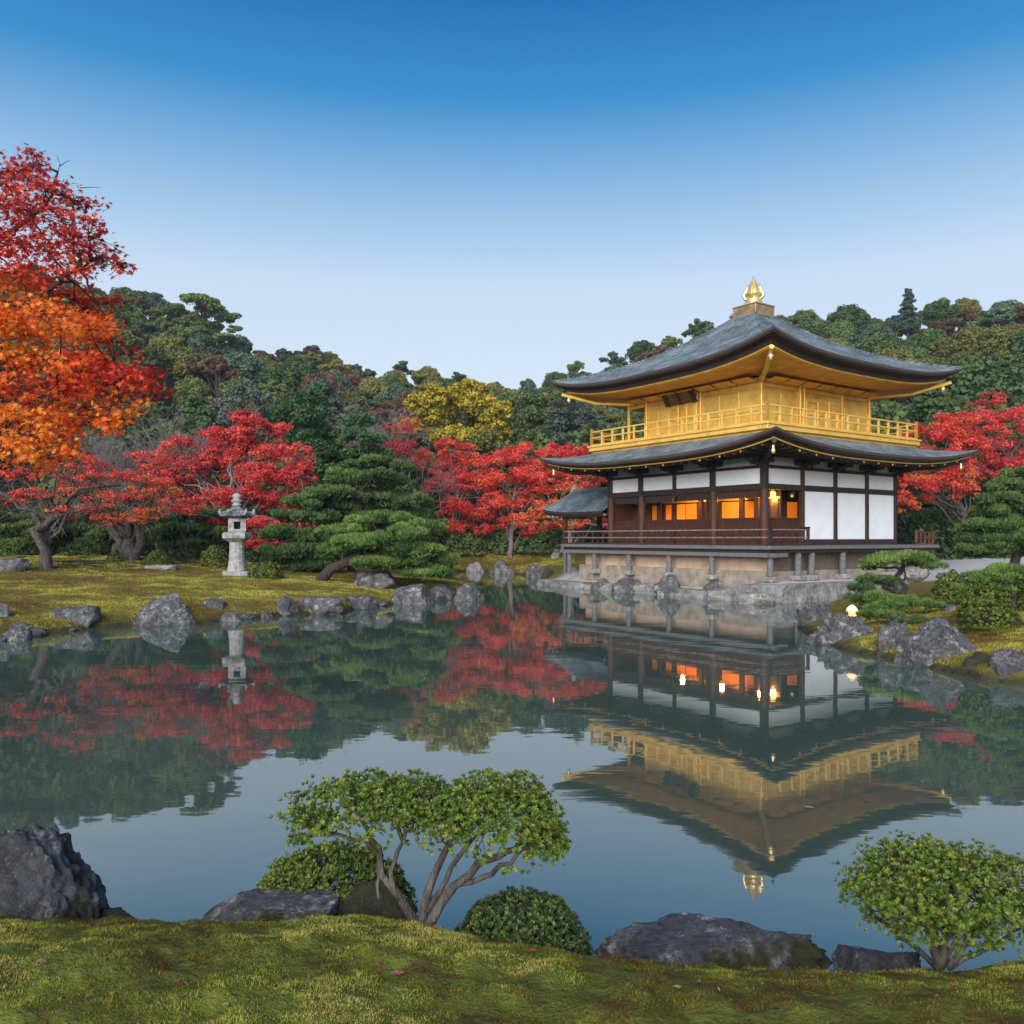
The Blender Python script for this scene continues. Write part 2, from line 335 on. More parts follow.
def gz(x, y): return float(ground_z(np.array([x]), np.array([y]))[0])

def build_ground():
    px = np.concatenate([np.arange(-1500, -160, 60), np.arange(-160, 1190, 2.2), np.arange(1190, 2600, 60)])
    az = np.arctan((px-512)/F)
    rest = np.linspace(az[-1], az[0]+2*math.pi, 60)[1:-1]; az = np.concatenate([az, rest])
    r = [0.6]
    while r[-1] < 900: r.append(r[-1]*(1.013 if r[-1] < 75 else 1.03))
    r = np.array(r); A, R = np.meshgrid(az, r)
    X = np.sin(A)*R; Y = np.cos(A)*R; Z = ground_z(X, Y)
    na = len(az); nr = len(r); V = np.stack([X, Y, Z], -1).reshape(-1, 3)
    i = np.arange(nr-1)[:, None]*na; j = np.arange(na)[None, :]; j2 = (j+1) % na
    Q = np.stack([i+j, i+na+j, i+na+j2, i+j2], -1).reshape(-1, 4)
    # drop faces in deep water
    me = bpy.data.meshes.new('ground')
    me.vertices.add(len(V)+1); me.vertices.foreach_set('co', np.vstack([V, [0, 0, gz(0, .01)]]).astype(np.float32).ravel())
    T = np.stack([np.full(na, len(V)), j[0], j2[0]], -1)
    loops = np.concatenate([Q.ravel(), T.ravel()]).astype(np.int32)
    me.loops.add(len(loops)); me.loops.foreach_set('vertex_index', loops)
    st = np.concatenate([np.arange(len(Q))*4, len(Q)*4+np.arange(na)*3]).astype(np.int32)
    me.polygons.add(len(st)); me.polygons.foreach_set('loop_start', st)
    me.polygons.foreach_set('loop_total', np.concatenate([np.full(len(Q), 4), np.full(na, 3)]).astype(np.int32))
    me.polygons.foreach_set('use_smooth', np.ones(len(st), bool))
    # zone masks: gravel round the pavilion, forest floor, near moss
    Vx = np.append(V[:, 0], 0); Vy = np.append(V[:, 1], 0)
    ab = np.stack([Vx-C0[0], Vy-C0[1]], -1); a = ab@TU; b = ab@TV
    q = np.maximum(np.maximum(-8.6-a, a-7.6), np.maximum(-8-b, b-16))
    grav = (1-sstep(-.4, .4, q+(fnoise(Vx, Vy, .8)-.5)*1.2))
    dpond = pond_sd(Vx, Vy)
    rr = np.hypot(Vx, Vy)
    forest = sstep(8.5, 12, dpond+(fnoise(Vx, Vy, .4)-.5)*3)*sstep(25, 35, Vy)*(1-grav)
    for nm, val in (('gravel', grav), ('forest', forest), ('shore', 1-sstep(.02, .35, dpond+(fnoise(Vx, Vy, 2.)-.5)*.25)), ('nearby', 1-sstep(9, 14, rr))):
        at = me.attributes.new(nm, 'FLOAT', 'POINT'); at.data.foreach_set('value', val.astype(np.float32))
    me.update(calc_edges=True)
    m, nt, p, o = new_mat('mossy_ground')
    n1 = noise_tex(nt, .55, 7, .65); n2 = noise_tex(nt, 5, 6, .7); n3 = noise_tex(nt, 38, 4, .7)
    r1 = ramp(nt, n2.outputs[0], [(.3, (.07,.062,.018)), (.45, (.13,.125,.024)), (.6, (.20,.185,.034)), (.75, (.27,.23,.055))])
    r1b = ramp(nt, n1.outputs[0], [(.36, (0,0,0)), (.56, (1,1,1))])
    rb = ramp(nt, n2.outputs[0], [(.3, (.085,.05,.02)), (.7, (.22,.17,.04))])
    mA = nt.nodes.new('ShaderNodeMixRGB'); nt.links.new(r1b.outputs[0], mA.inputs[0]); nt.links.new(rb.outputs[0], mA.inputs[1]); nt.links.new(r1.outputs[0], mA.inputs[2])
    def mask(nm): 
        at = nt.nodes.new('ShaderNodeAttribute'); at.attribute_name = nm; return at.outputs['Fac']
    def mixc(f, c1, c2):
        x = nt.nodes.new('ShaderNodeMixRGB'); nt.links.new(f, x.inputs[0]); nt.links.new(c1, x.inputs[1]); nt.links.new(c2, x.inputs[2]); return x.outputs[0]
    nearc = ramp(nt, n2.outputs[0], [(.3, (.08,.055,.02)), (.42, (.10,.11,.022)), (.6, (.15,.18,.028)), (.78, (.21,.21,.04))])
    c = mixc(mask('nearby'), mA.outputs[0], nearc.outputs[0])
    fl = ramp(nt, n2.outputs[0], [(.3, (.010,.016,.007)), (.7, (.028,.034,.014))]); c = mixc(mask('forest'), c, fl.outputs[0])
    gv = ramp(nt, n3.outputs[0], [(.3, (.34,.335,.33)), (.7, (.58,.575,.57))]); c = mixc(mask('gravel'), c, gv.outputs[0])
    sh = ramp(nt, n2.outputs[0], [(.3, (.018,.016,.012)), (.7, (.055,.05,.03))]); c = mixc(mask('shore'), c, sh.outputs[0])
    nt.links.new(c, p.inputs['Base Color']); p.inputs['Roughness'].default_value = .95; p.inputs['Specular IOR Level'].default_value = .15
    ad = nt.nodes.new('ShaderNodeMath'); ad.operation = 'MULTIPLY_ADD'; nt.links.new(n3.outputs[0], ad.inputs[0]); ad.inputs[1].default_value = .3; nt.links.new(n2.outputs[0], ad.inputs[2])
    bump(nt, ad.outputs[0], p, .8, .08)
    o = link('ground', me, m); tag(o, kind='structure')
build_ground()

def build_water():
    m, nt, p, o = new_mat('pond_water')
    p.inputs['Base Color'].default_value = (.060, .098, .080, 1); p.inputs['Roughness'].default_value = .02
    p.inputs['IOR'].default_value = 2.7
    n1 = noise_tex(nt, 1.0, 3, .5, stretch=(.55, 1.1, 1), dist=.3); n2 = noise_tex(nt, .22, 2, .5)
    n3 = noise_tex(nt, 5.0, 2, .5, stretch=(.6, 1.2, 1))
    ml = nt.nodes.new('ShaderNodeMath'); ml.operation = 'MULTIPLY'; nt.links.new(n1.outputs[0], ml.inputs[0]); nt.links.new(n2.outputs[0], ml.inputs[1])
    ad = nt.nodes.new('ShaderNodeMath'); ad.operation = 'MULTIPLY_ADD'; nt.links.new(n3.outputs[0], ad.inputs[0]); ad.inputs[1].default_value = .07; nt.links.new(ml.outputs[0], ad.inputs[2])
    bump(nt, ad.outputs[0], p, .10, .05)
    b = MB(); b.add([(-20, 3.2, 0), (34, 3.2, 0), (34, 80, 0), (-20, 80, 0)], [(0, 1, 2, 3)])
    w = b.build('pond_water', m); tag(w, kind='structure')
build_water()
# ------------------------------------------------------------------ the golden pavilion
GB = 0.9                                             # ground level under the pavilion
tem = empty('golden_pavilion', (C0[0], C0[1], GB), TH)
tag(tem, 'two storey pavilion with gilded upper floor, white walls and dark curved roofs', 'temple')
# local frame: x = b (along the right facade), y = a (along the left facade); camera corner at (-,-)
def part(mb, name, mat, parent=tem, smooth=False): return mb.build(name, mat, parent, smooth, dz=-GB)
def A_px(px, b):                                      # a of the point seen at column px on the line x=b
    k = (px-512)/F; return (C0[0]+b*TV[0]-k*(C0[1]+b*TV[1]))/(k*TU[1]-TU[0])
def B_px(px, a):
    k = (px-512)/F; return (C0[0]+a*TU[0]-k*(C0[1]+a*TU[1]))/(k*TV[1]-TV[0])
def sweep(profile, nt=40, offx=0.0, offy=0.0, p=3.0):
    """profile: list of (half width, z, uplift at the corner, share of apex offset); swept round four sides"""
    mb = MB()
    for side in range(4):
        vs = []
        for (h, z, U, s) in profile:
            for i in range(nt+1):
                t = -1+2*i/nt; x, y = t*h, -h
                for _ in range(side): x, y = -y, x
                vs.append((x+offx*s, y+offy*s, z+U*abs(t)**p))
        m = len(profile); fs = [(k*(nt+1)+i, k*(nt+1)+i+1, (k+1)*(nt+1)+i+1, (k+1)*(nt+1)+i) for k in range(m-1) for i in range(nt)]
        mb.add(vs, fs)
    return mb
OX, OY = .22, -.12
# upper roof
def up_prof(n=16):
    pr = []
    for i in range(n+1):
        s = i/n; h = 6.81+(0.66-6.81)*s
        z = 9.74+(13.18-9.74)*(0.60*s+0.40*s**2.2); pr.append((h, z, .63*(1-s)**1.9, s))
    return pr
UP = up_prof()
roof_u = part(sweep(UP[::-1], offx=OX, offy=OY), 'upper_roof', M['roof'], smooth=True)
part(sweep([(6.81,9.74,.63,0),(6.80,9.63,.63,0),(6.75,9.63,.63,0),(6.75,9.58,.62,0),(6.68,9.58,.62,0)]), 'eave_edge', M['brown_eave'], roof_u)
part(sweep([(6.68,9.575,.62,0),(6.40,9.53,.585,0),(6.34,9.51,.56,0),(6.33,9.33,.55,0),(6.20,9.33,.53,0)]), 'eave_board', M['dark_wood'], roof_u)
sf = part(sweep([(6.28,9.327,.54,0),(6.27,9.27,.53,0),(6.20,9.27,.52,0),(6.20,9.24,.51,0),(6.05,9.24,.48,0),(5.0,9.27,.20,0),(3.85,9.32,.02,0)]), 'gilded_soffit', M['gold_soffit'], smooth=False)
for c in range(4):                                    # hip ridges
    mb = MB(); pts = []
    sx, sy = ((-1,-1),(1,-1),(1,1),(-1,1))[c]
    for (h, z, U, s) in UP: pts.append((sx*h+OX*s, sy*h+OY*s, z+U+.02))
    mb.tube(pts, .035, 6); part(mb, 'hip_ridge', M['roof'], roof_u, True)
def rafters(half, z, U, hin, zin, Uin, step, w, h, mat, name, parent, skip=.2):
    k = int(2*half/step)
    for side in range(2):                             # the two facades one can see
        mb = MB()
        for i in range(k+1):
            t = (-half+i*step+(2*half-k*step)/2)/half
            if abs(t) > .985: continue
            x0 = t*half
            tin = max(-1, min(1, x0/hin)) if abs(x0) < hin else math.copysign(1, x0)
            ya, yb = -half, -hin
            if abs(x0) > hin: yb = -abs(x0)
            za = z+U*abs(t)**3; zb = zin+Uin*abs(tin)**3 if abs(x0) < hin else za
            vs = []
            for (yy, zz) in ((ya, za), (yb, zb)):
                for dx, dz in ((-w/2, -h), (w/2, -h), (w/2, 0), (-w/2, 0)):
                    X, Y = x0+dx, yy
                    if side: X, Y = -abs(yy)*1.0, -(x0+dx)
                    vs.append((X, Y, zz+dz))
            mb.add(vs, [(0,1,2,3), (7,6,5,4), (0,4,5,1), (1,5,6,2), (2,6,7,3), (3,7,4,0)])
        part(mb, name, mat, parent)
0 and rafters(6.10, 9.23, .48, 4.2, 9.27, .04, .62, .09, .10, M['gold_soffit'], 'rafters', sf)
for (sx, sy) in ((-1,-1), (1,-1), (-1,1)):            # corner rafters with gilt tips
    mb = MB(); mb.tube([(sx*3.9, sy*3.9, 9.1), (sx*5.2, sy*5.2, 9.2), (sx*6.45, sy*6.45, 9.70)], [.11,.10,.09], 6)
    cr = part(mb, 'corner_rafter', M['gold'])
    mb = MB(); mb.lathe([(.02,9.25),(.08,9.3),(.11,9.42),(.07,9.52),(.03,9.58)], 8, sx*6.2, sy*6.2); part(mb, 'wind_bell', M['gold_bright'], cr, True)
# finial
mb = MB(); mb.box(OX-.70, OX+.70, OY-.70, OY+.70, 13.10, 13.62, .03); fb = part(mb, 'finial_base', noisy('finial_base_bronze', [(.16,.11,.07),(.30,.21,.12),(.40,.30,.17)], 3, .5, .3))
mb = MB(); mb.box(OX-.72, OX+.72, OY-.72, OY+.72, 13.622, 13.70, .02); part(mb, 'finial_cap', noisy('cap_bronze', [(.30,.20,.10),(.48,.34,.16)], 4, .5, .4), fb)
mb = MB(); mb.box(OX-.74, OX+.74, OY-.74, OY+.74, 13.03, 13.097, .02); part(mb, 'base_moulding', M['dark_wood'], fb)
mb = MB(); mb.lathe([(.40,13.705),(.46,13.76),(.44,13.86),(.34,13.95),(.40,14.00),(.36,14.08),(.24,14.13),(.25,14.18),(.36,14.24),(.38,14.34),(.33,14.48),(.27,14.62),(.19,14.78),(.12,14.93),(.06,15.06),(.01,15.20)], 16, OX, OY)
fin = part(mb, 'flaming_jewel_finial', M['gold_bright'], smooth=True)
for k in range(4):
    a = k*math.pi/2+.5; mb = MB(); c, s_ = math.cos(a), math.sin(a)
    mb.tube([(OX+c*.22, OY+s_*.22, 14.10), (OX+c*.42, OY+s_*.42, 14.10), (OX+c*.47, OY+s_*.47, 14.24), (OX+c*.40, OY+s_*.40, 14.44), (OX+c*.30, OY+s_*.30, 14.62), (OX+c*.26, OY+s_*.26, 14.80)], [.05,.07,.08,.08,.06,.02], 6)
    part(mb, 'flame_scroll', M['gold_bright'] if k % 2 else M['gold'], fin, True)
# third storey walls: panels and posts (left facade plane x=-3.9, right facade plane y=-3.9)
H3 = 3.9; zf, zt3 = 7.04, 9.30
wl3 = part(MB().box(-3.84, 3.84, -3.84, 2.95, zf+.005, zt3-.03), 'upper_wall', M['gold'])
def post3(x, y, w=.075, z0=zf, z1=zt3): return part(MB().box(x-w, x+w, y-w, y+w, z0, z1, .012), 'column', M['gold_pale'])
for x, y in ((-3.9,-3.9), (-3.9,3.0), (-3.9,4.25), (3.9,-3.9), (3.9,3.0), (3.9,4.25), (-1.3,-3.9), (-1.02,-3.9), (1.75,-3.9)): post3(x, y)
aL = [-3.82, -2.72, -1.62, -.60]
for i in range(3):                                    # three large gilded panels next to the corner
    for (z0, z1) in ((zf+.12, zf+.78), (zf+.86, 8.78)):
        part(MB().box(-3.875, -3.838, aL[i]+.03, aL[i+1]-.03, z0, z1, .008), 'gilded_panel', M['gold_pale'])
for z in (8.82, zf+.82): part(MB().box(-3.90, -3.838, -3.81, -.56, z-.035, z+.035), 'wall_rail', M['gold'])
post3(-3.9, -.50, .06); post3(-3.9, -.28, .05)
def lattice(x0, y0, y1, z0, z1, ny, nz, axis):
    fr = MB(); w = .035
    def bar(u0, u1, za, zb, d=.03):
        if axis == 'L': fr.box(x0-d, x0, u0, u1, za, zb)
        else: fr.box(u0, u1, x0-d, x0, za, zb)
    bar(y0, y1, z0, z0+w*1.6, .045); bar(y0, y1, z1-w*1.6, z1, .045)
    bar(y0, y0+w*1.6, z0+w*1.6, z1-w*1.6, .045); bar(y1-w*1.6, y1, z0+w*1.6, z1-w*1.6, .045)
    for i in range(1, ny): u = y0+(y1-y0)*i/ny; bar(u-w*.3, u+w*.3, z0+w*1.6, z1-w*1.6)
    for i in range(1, nz): zz = z0+(z1-z0)*i/nz; bar(y0+w*1.6, y1-w*1.6, zz-w*.25, zz+w*.25, .022)
    return fr
for (y0, y1) in ((-.15, .32), (.36, .86), (.90, 1.38)):   # doors with lattice tops
    d = part(MB().box(-3.88, -3.838, y0, y1, zf+.1, 8.70, .01), 'lattice_door', M['gold_pale'])
    part(lattice(-3.88, y0+.06, y1-.06, 7.95, 8.55, 5, 6, 'L'), 'lattice', M['gold'], d)
for (y0, y1) in ((1.52, 2.16), (2.20, 2.86)): part(MB().box(-3.872, -3.838, y0, y1, zf+.1, 8.62, .01), 'gilded_panel', M['gold'])
for (x0, x1) in ((-3.75,-2.62), (-2.56,-1.42), (2.0, 3.75)): part(MB().box(x0, x1, -3.872, -3.838, zf+.12, 8.72, .01), 'gilded_panel', M['gold'])
for (x0, x1) in ((-.82, -.05), (.0, .77), (.82, 1.6)):
    d = part(MB().box(x0, x1, -3.878, -3.838, zf+.1, 8.66, .01), 'lattice_door', M['gold_pale'])
    part(lattice(-3.878, x0+.06, x1-.06, 7.9, 8.5, 6, 6, 'R'), 'lattice', M['gold'], d)
part(MB().box(-3.93, -3.838, -3.8, 4.2, 8.86, 9.02), 'wall_beam', M['gold']); part(MB().box(-3.8, 3.8, -3.93, -3.838, 8.86, 9.02), 'wall_beam', M['gold'])
for i in range(7):                                    # coved panels over the wall
    y0 = -3.8+i*1.1
    if y0 < 3: part(MB().add([(-3.86,y0+.03,9.03),(-3.86,y0+1.07,9.03),(-4.5,y0+1.04,9.19),(-4.5,y0+.06,9.19)], [(0,1,2,3)]), 'cove_panel', M['gold'])
    part(MB().add([(y0+.03,-3.86,9.03),(y0+1.07,-3.86,9.03),(y0+1.04,-4.5,9.19),(y0+.06,-4.5,9.19)], [(3,2,1,0)]), 'cove_panel', M['gold'])
# name plaque leaning out over the doors
mb = MB(); th = .06
def tilt(mb, y0, y1, z0, z1, x0, lean, t):
    vs = [(x0-lean*(z-z0)/(z1-z0)-d, y, z) for d in (0, t) for (y, z) in ((y0,z0),(y1,z0),(y1,z1),(y0,z1))]
    return mb.add(vs, [(0,1,2,3),(7,6,5,4),(0,4,5,1),(1,5,6,2),(2,6,7,3),(3,7,4,0)])
tilt(mb, -.15, 1.25, 8.72, 9.10, -4.0, .25, .06); pl = part(mb, 'name_plaque', noisy('bronze_plaque', [(.10,.05,.02),(.28,.14,.05)], 3, .5, .3))
for (y0, y1) in ((-.42,-.16), (.48,.62), (1.26,1.5)):
    mb = MB(); tilt(mb, y0, y1, 8.66, 9.16, -3.99, .28, .10); part(mb, 'plaque_frame', M['dark_wood'], pl)
# balcony
bs = part(MB().box(-5.5, 5.5, -5.5, 5.5, 6.78, zf, .02), 'balcony_floor', M['gold'])
part(MB().box(-5.56, 5.56, -5.56, 5.56, zf-.07, zf+.02, .015), 'floor_edge', M['gold_pale'], bs)
part(MB().box(-5.35, 5.35, -5.35, 5.35, 6.60, 6.777), 'under_beam', M['gold'], bs)
M['tan_rail'] = noisy('worn_rail_wood', [(.10,.065,.05),(.20,.14,.11),(.28,.21,.17)], 5, .7)
def rail_run(p0, p1, n, zb, zs, w, mat, parent, top=.045, endh=.0, skip_mid=None, names=('rail', 'rail_post')):
    """railing between p0 and p1 (local x,y)"""
    p0 = np.array(p0, float); p1 = np.array(p1, float)
    for z in zs: mb = MB(); mb.obox(p0, p1, w*1.1, z-top/2, z+top/2); part(mb, names[0], M['tan_rail'] if mat is M['dark_wood'] else mat, parent)
    for i in range(n+1):
        q = p0+(p1-p0)*i/n; hh = zs[0] if 0 < i < n else zs[0]+endh
        ww = w if 0 < i < n else w*1.5
        part(MB().box(q[0]-ww/2, q[0]+ww/2, q[1]-ww/2, q[1]+ww/2, zb, hh-(top/2+.003 if 0 < i < n else -.03)), names[1], mat, parent)
br = 5.38
for (p0, p1) in (((-br,-br),(-br,br)), ((-br,-br),(br,-br)), ((br,-br),(br,br)), ((-br,br),(br,br))):
    e = part(MB().obox(p0, p1, .10, zf+.02, zf+.09), 'balcony_railing', M['gold'])
    rail_run(p0, p1, 14, zf+.09, (zf+.72, zf+.42), .075, M['gold_pale'], e, .055, .12)
# lower roof: a skirt under the balcony
LP = []
for i in range(11):
    s = i/10; h = 7.29+(5.1-7.29)*s; LP.append((h, 5.93+(6.79-5.93)*(.8*s+.2*s*s), .61*(1-s)**1.6, 0))
roof_l = part(sweep(LP[::-1]), 'lower_roof', M['roof'], smooth=True)
part(sweep([(7.29,5.93,.61,0),(7.28,5.82,.61,0),(7.22,5.82,.61,0),(7.22,5.77,.60,0),(7.08,5.77,.59,0)]), 'eave_edge', M['brown_eave'], roof_l)
part(sweep([(7.08,5.765,.59,0),(6.9,5.69,.53,0)]), 'eave_board', M['dark_wood'], roof_l)
gl = part(sweep([(6.93,5.685,.53,0),(6.93,5.64,.52,0),(6.86,5.64,.51,0)]), 'gilt_eave_line', M['gold'])
part(sweep([(6.86,5.645,.51,0),(5.8,5.78,.26,0),(4.6,5.90,.01,0)]), 'lower_soffit', M['dark_wood'])
rafters(6.84, 5.63, .50, 4.75, 5.87, .02, .47, .08, .10, M['dark_wood'], 'rafters', roof_l)
def on_sq(side, h, t):                                # point at t along a visible facade
    return (-h, t) if side == 0 else (t, -h)
for side in range(2):
    for i in range(13):
        t = -6.3+i*1.05; x, y = on_sq(side, 6.80, t); zz = 5.59+.50*abs(t/6.84)**3
        part(MB().box(x-.03, x+.03, y-.03, y+.03, zz-.05, zz+.03, .008), 'gilt_rafter_cap', M['gold'], gl)
for (sx, sy) in ((-1,-1), (1,-1), (-1,1)):
    mb = MB(); mb.tube([(sx*4.7, sy*4.7, 5.7), (sx*6.0, sy*6.0, 5.72), (sx*6.95, sy*6.95, 6.06)], [.1,.1,.09], 6); cr = part(mb, 'corner_rafter', M['dark_wood'])
    mb = MB(); mb.lathe([(.02,5.6),(.07,5.64),(.09,5.72),(.05,5.82),(.06,5.88),(.03,6.05)], 8, sx*6.75, sy*6.75); part(mb, 'wind_bell', M['gold_bright'], cr, True)
# first storey
HW = 4.70
ZA, ZB = 5.36, 4.69                                   # white band
aP = [-HW, A_px(713.6, -HW), A_px(675, -HW), A_px(641.6, -HW), HW]
bP = [-HW, B_px(801.7, -HW), B_px(834.5, -HW), B_px(866, -HW), HW]
FZ = 2.16
def wallbox(side, t0, t1, z0, z1, d0, d1, name, mat, parent=tem, bev=0):
    lo, hi = -HW-d1, -HW-d0
    mb = MB()
    if side == 0: mb.box(lo, hi, t0, t1, z0, z1, bev)
    else: mb.box(t0, t1, lo, hi, z0, z1, bev)
    return part(mb, name, mat, parent)
for side, P in ((0, aP), (1, bP)):
    for i in range(4):
        wallbox(side, P[i]+.09, P[i+1]-.09, ZA+.09, 5.86, -.06, 0.0, 'plaster_panel', M['plaster'])
        wallbox(side, P[i]+.09, P[i+1]-.09, ZB+.0, ZA-.04, -.06, 0.0, 'plaster_panel', M['plaster'])
        if side == 1 and i > 0: wallbox(side, P[i]+.09, P[i+1]-.09, FZ+.24, 4.45, -.06, 0.01, 'plaster_panel', M['plaster'])
    wallbox(side, -HW+.15, HW+.1, ZA-.038, ZA+.088, -.08, .06, 'wall_beam', M['red_wood'])
    wallbox(side, -HW+.15, HW+.1, 4.452, ZB-.002, -.08, .07, 'wall_beam', M['dark_wood'])
    for i, t in enumerate(P):
        if i == 0 and side == 1: continue
        w = .16 if (side == 0 and i != 2) or i == 0 else .095
        x, y = on_sq(side, HW, t)
        if side == 0 and i == 2:                      # strut that stops above the opening
            part(MB().box(x-.09, x+.09, y-.09, y+.09, 4.3, 5.9, .01), 'strut', M['dark_wood']); 
            part(MB().box(x-.4, x-.26, y-.07, y+.07, FZ, 4.3), 'inner_post', M['red_wood']) if False else None
        elif side == 0 or i == 0:
            pp = part(MB().tube([(x, y, FZ-.05), (x, y, 4.46)], w*1.12, 14), 'pillar', M['red_wood'], smooth=False)
            part(MB().box(x-w*.8, x+w*.8, y-w*.8, y+w*.8, 4.462, 5.9, .01), 'pillar_head', M['dark_wood'], pp)
        else: part(MB().box(x-w, x+w, y-w, y+w, FZ-.05, 5.9, .01), 'wall_post', M['dark_wood'] if i > 1 else M['red_wood'])
        # bracket set under the eave
        b = MB(); dx, dy = (-1, 0) if side == 0 else (0, -1); ex, ey = (0, 1) if side == 0 else (1, 0)
        def bb(o, s, z0, z1, wo, ws):
            cx, cy = x+dx*o+ex*s, y+dy*o+ey*s
            hx = wo if side == 0 else ws; hy = ws if side == 0 else wo
            b.box(cx-hx, cx+hx, cy-hy, cy+hy, z0, z1, .015)
        bb(.12, 0, 5.36, 5.50, .16, .14); bb(.14, 0, 5.51, 5.64, .14, .52); bb(.45, 0, 5.50, 5.62, .42, .08)
        for s in (-.45, 0, .45): bb(.16, s, 5.645, 5.75, .12, .10)
        bb(.80, 0, 5.622, 5.72, .12, .30)
        bk = part(b, 'bracket_set', M['dark_wood'])
        if side == 1 and i > 0:                       # carved scroll hanging below the bracket
            s2 = MB(); ring = [(x+ex*(.34+.17*math.cos(q)), y-.12, 5.50+.15*math.sin(q)) for q in np.linspace(0, 2*math.pi, 13)]
            s2.tube(ring, .05, 6, False); part(s2, 'scroll', M['black'], bk, True)
# bottom sills of the white bays, back walls, ceiling, interior
wallbox(1, bP[1], HW+.1, FZ, FZ+.235, -.08, .05, 'sill_beam', M['dark_wood'])
part(MB().box(4.6, 4.7, -HW+.1, HW, FZ, 5.85), 'rear_wall', M['plaster']); part(MB().box(-HW+.1, 4.55, 4.6, 4.7, FZ, 5.85), 'rear_wall', M['red_wood'])
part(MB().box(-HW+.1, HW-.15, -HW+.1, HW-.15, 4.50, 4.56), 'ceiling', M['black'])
IN = -3.3                                             # inner screens set back from the facade
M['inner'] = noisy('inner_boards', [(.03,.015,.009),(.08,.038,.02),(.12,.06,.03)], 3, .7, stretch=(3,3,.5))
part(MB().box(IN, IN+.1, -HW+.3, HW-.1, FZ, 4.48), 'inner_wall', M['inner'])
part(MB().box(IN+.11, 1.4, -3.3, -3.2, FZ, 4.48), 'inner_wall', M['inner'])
for yy in np.arange(-4.3, 4.5, .42):
    part(MB().box(IN-.03, IN-.001, yy-.03, yy+.03, FZ, 4.45), 'wall_stud', M['dark_wood'])
part(MB().box(IN-.05, IN-.031, -4.4, 4.5, 4.12, 4.20), 'lintel', M['gold'])
for (p0, p1, lit) in ((606,627,1), (640,662,0), (722,739.5,1), (745.5,756,1)):
    a0, a1 = A_px(p1 if True else p0, IN), A_px(p0, IN); a0, a1 = min(a0, a1), max(a0, a1)
for (z3a, z3b, k) in ((605,637,1.0), (642,686,.6), (790,860,.9), (884,921,.8), (504,532,.5), (560,580,.5)):
    p0, p1 = 530+z3a/4.096, 530+z3b/4.096; q = sorted((A_px(p0, IN), A_px(p1, IN)))
    lp = part(MB().box(IN-.06, IN-.01, q[0], q[1], 3.05, 4.05, .005), 'lit_paper_screen', M['glow_panel'] if k > .65 else M['glow_dim'])
    part(MB().box(IN-.075, IN-.061, q[0]-.05, q[1]+.05, 4.055, 4.12), 'screen_frame', M['red_wood'], lp)
q = sorted((B_px(787, -3.3), B_px(796, -3.3)))
part(MB().box(q[0], q[1], -3.36, -3.31, 3.0, 4.05), 'lit_paper_screen', M['glow_panel'])
q = sorted((A_px(754.5, IN), A_px(747, IN))); part(MB().box(IN-.06, IN-.01, q[0], q[1], 3.0, 4.05), 'lit_paper_screen', M['glow_panel']) if False else None
for z3x in (530, 700, 745, 868, 930):
    a = A_px(530+z3x/4.096, IN-.3); part(MB().box(IN-.36, IN-.24, a-.12, a+.12, FZ, 4.44), 'inner_post', M['red_wood'])
# low shutters between the pillars
def shutter(side, t0, t1, mat=M['red_wood']):
    o = wallbox(side, t0, t1, FZ+.02, 3.30, -.14, -.08, 'low_shutter', mat)
    n = max(3, int((t1-t0)/.16)); mb = MB()
    for i in range(n+1):
        t = t0+(t1-t0)*i/n; x, y = on_sq(side, HW-.075, t); mb.box(x-.018, x+.018, y-.018, y+.018, FZ+.03, 3.27)
    for z in (2.6, 3.24):
        if side == 0: mb.box(-HW+.045, -HW+.058, t0, t1, z-.03, z+.03)
        else: mb.box(t0, t1, -HW+.045, -HW+.058, z-.03, z+.03)
    part(mb, 'shutter_battens', M['red_wood'], o)
for i in range(4): shutter(0, aP[i]+.18, aP[i+1]-.18 if i != 1 and i != 2 else aP[i+1]-.01)
shutter(1, bP[0]+.18, bP[1]-.1)
for i in range(4):                                    # hanging lattice shutters, folded up under the beam
    o = wallbox(0, aP[i]+.2, aP[i+1]-.2, 4.12, 4.44, -.12, -.04, 'raised_shutter', M['dark_wood'] if i else M['red_wood'])
# deck
DH, DA = 6.1, 7.05
dk = part(MB().box(-DH, DH, -DH, DA, 1.99, 2.13, .02), 'veranda_deck', M['grey_wood'])
part(MB().box(-DH+.03, DH-.03, -DH+.03, DA-.03, 2.131, 2.155), 'deck_boards', noisy('deck_boards', [(.05,.048,.05),(.11,.105,.11)], 4, .7, stretch=(12, .6, 1)), dk)
part(MB().box(-DH+.12, DH-.12, -DH+.12, DA-.12, 1.86, 1.985), 'deck_joists', M['dark_wood'], dk)
part(MB().obox((-5.93,-6.25), (-5.93, DA+.15), .16, 1.70, 1.855), 'edge_beam', M['grey_wood'], dk)
part(MB().obox((-6.2,-5.93), (-4.9,-5.93), .16, 1.70, 1.853), 'edge_beam', M['grey_wood'], dk)
rl = part(MB().obox((-5.95,-5.95), (-5.95,6.9), .09, 2.157, 2.22), 'veranda_railing', M['dark_wood'])
rail_run((-5.95,-5.95), (-5.95,6.9), 17, 2.22, (2.78, 2.47), .065, M['dark_wood'], rl, .05, .03)
bx = B_px(808, -5.95)
rl = part(MB().obox((-5.88,-5.95), (bx,-5.95), .09, 2.157, 2.22), 'veranda_railing', M['dark_wood'])
rail_run((-5.88,-5.95), (bx,-5.95), 5, 2.22, (2.78, 2.47), .065, M['dark_wood'], rl, .05, .03)
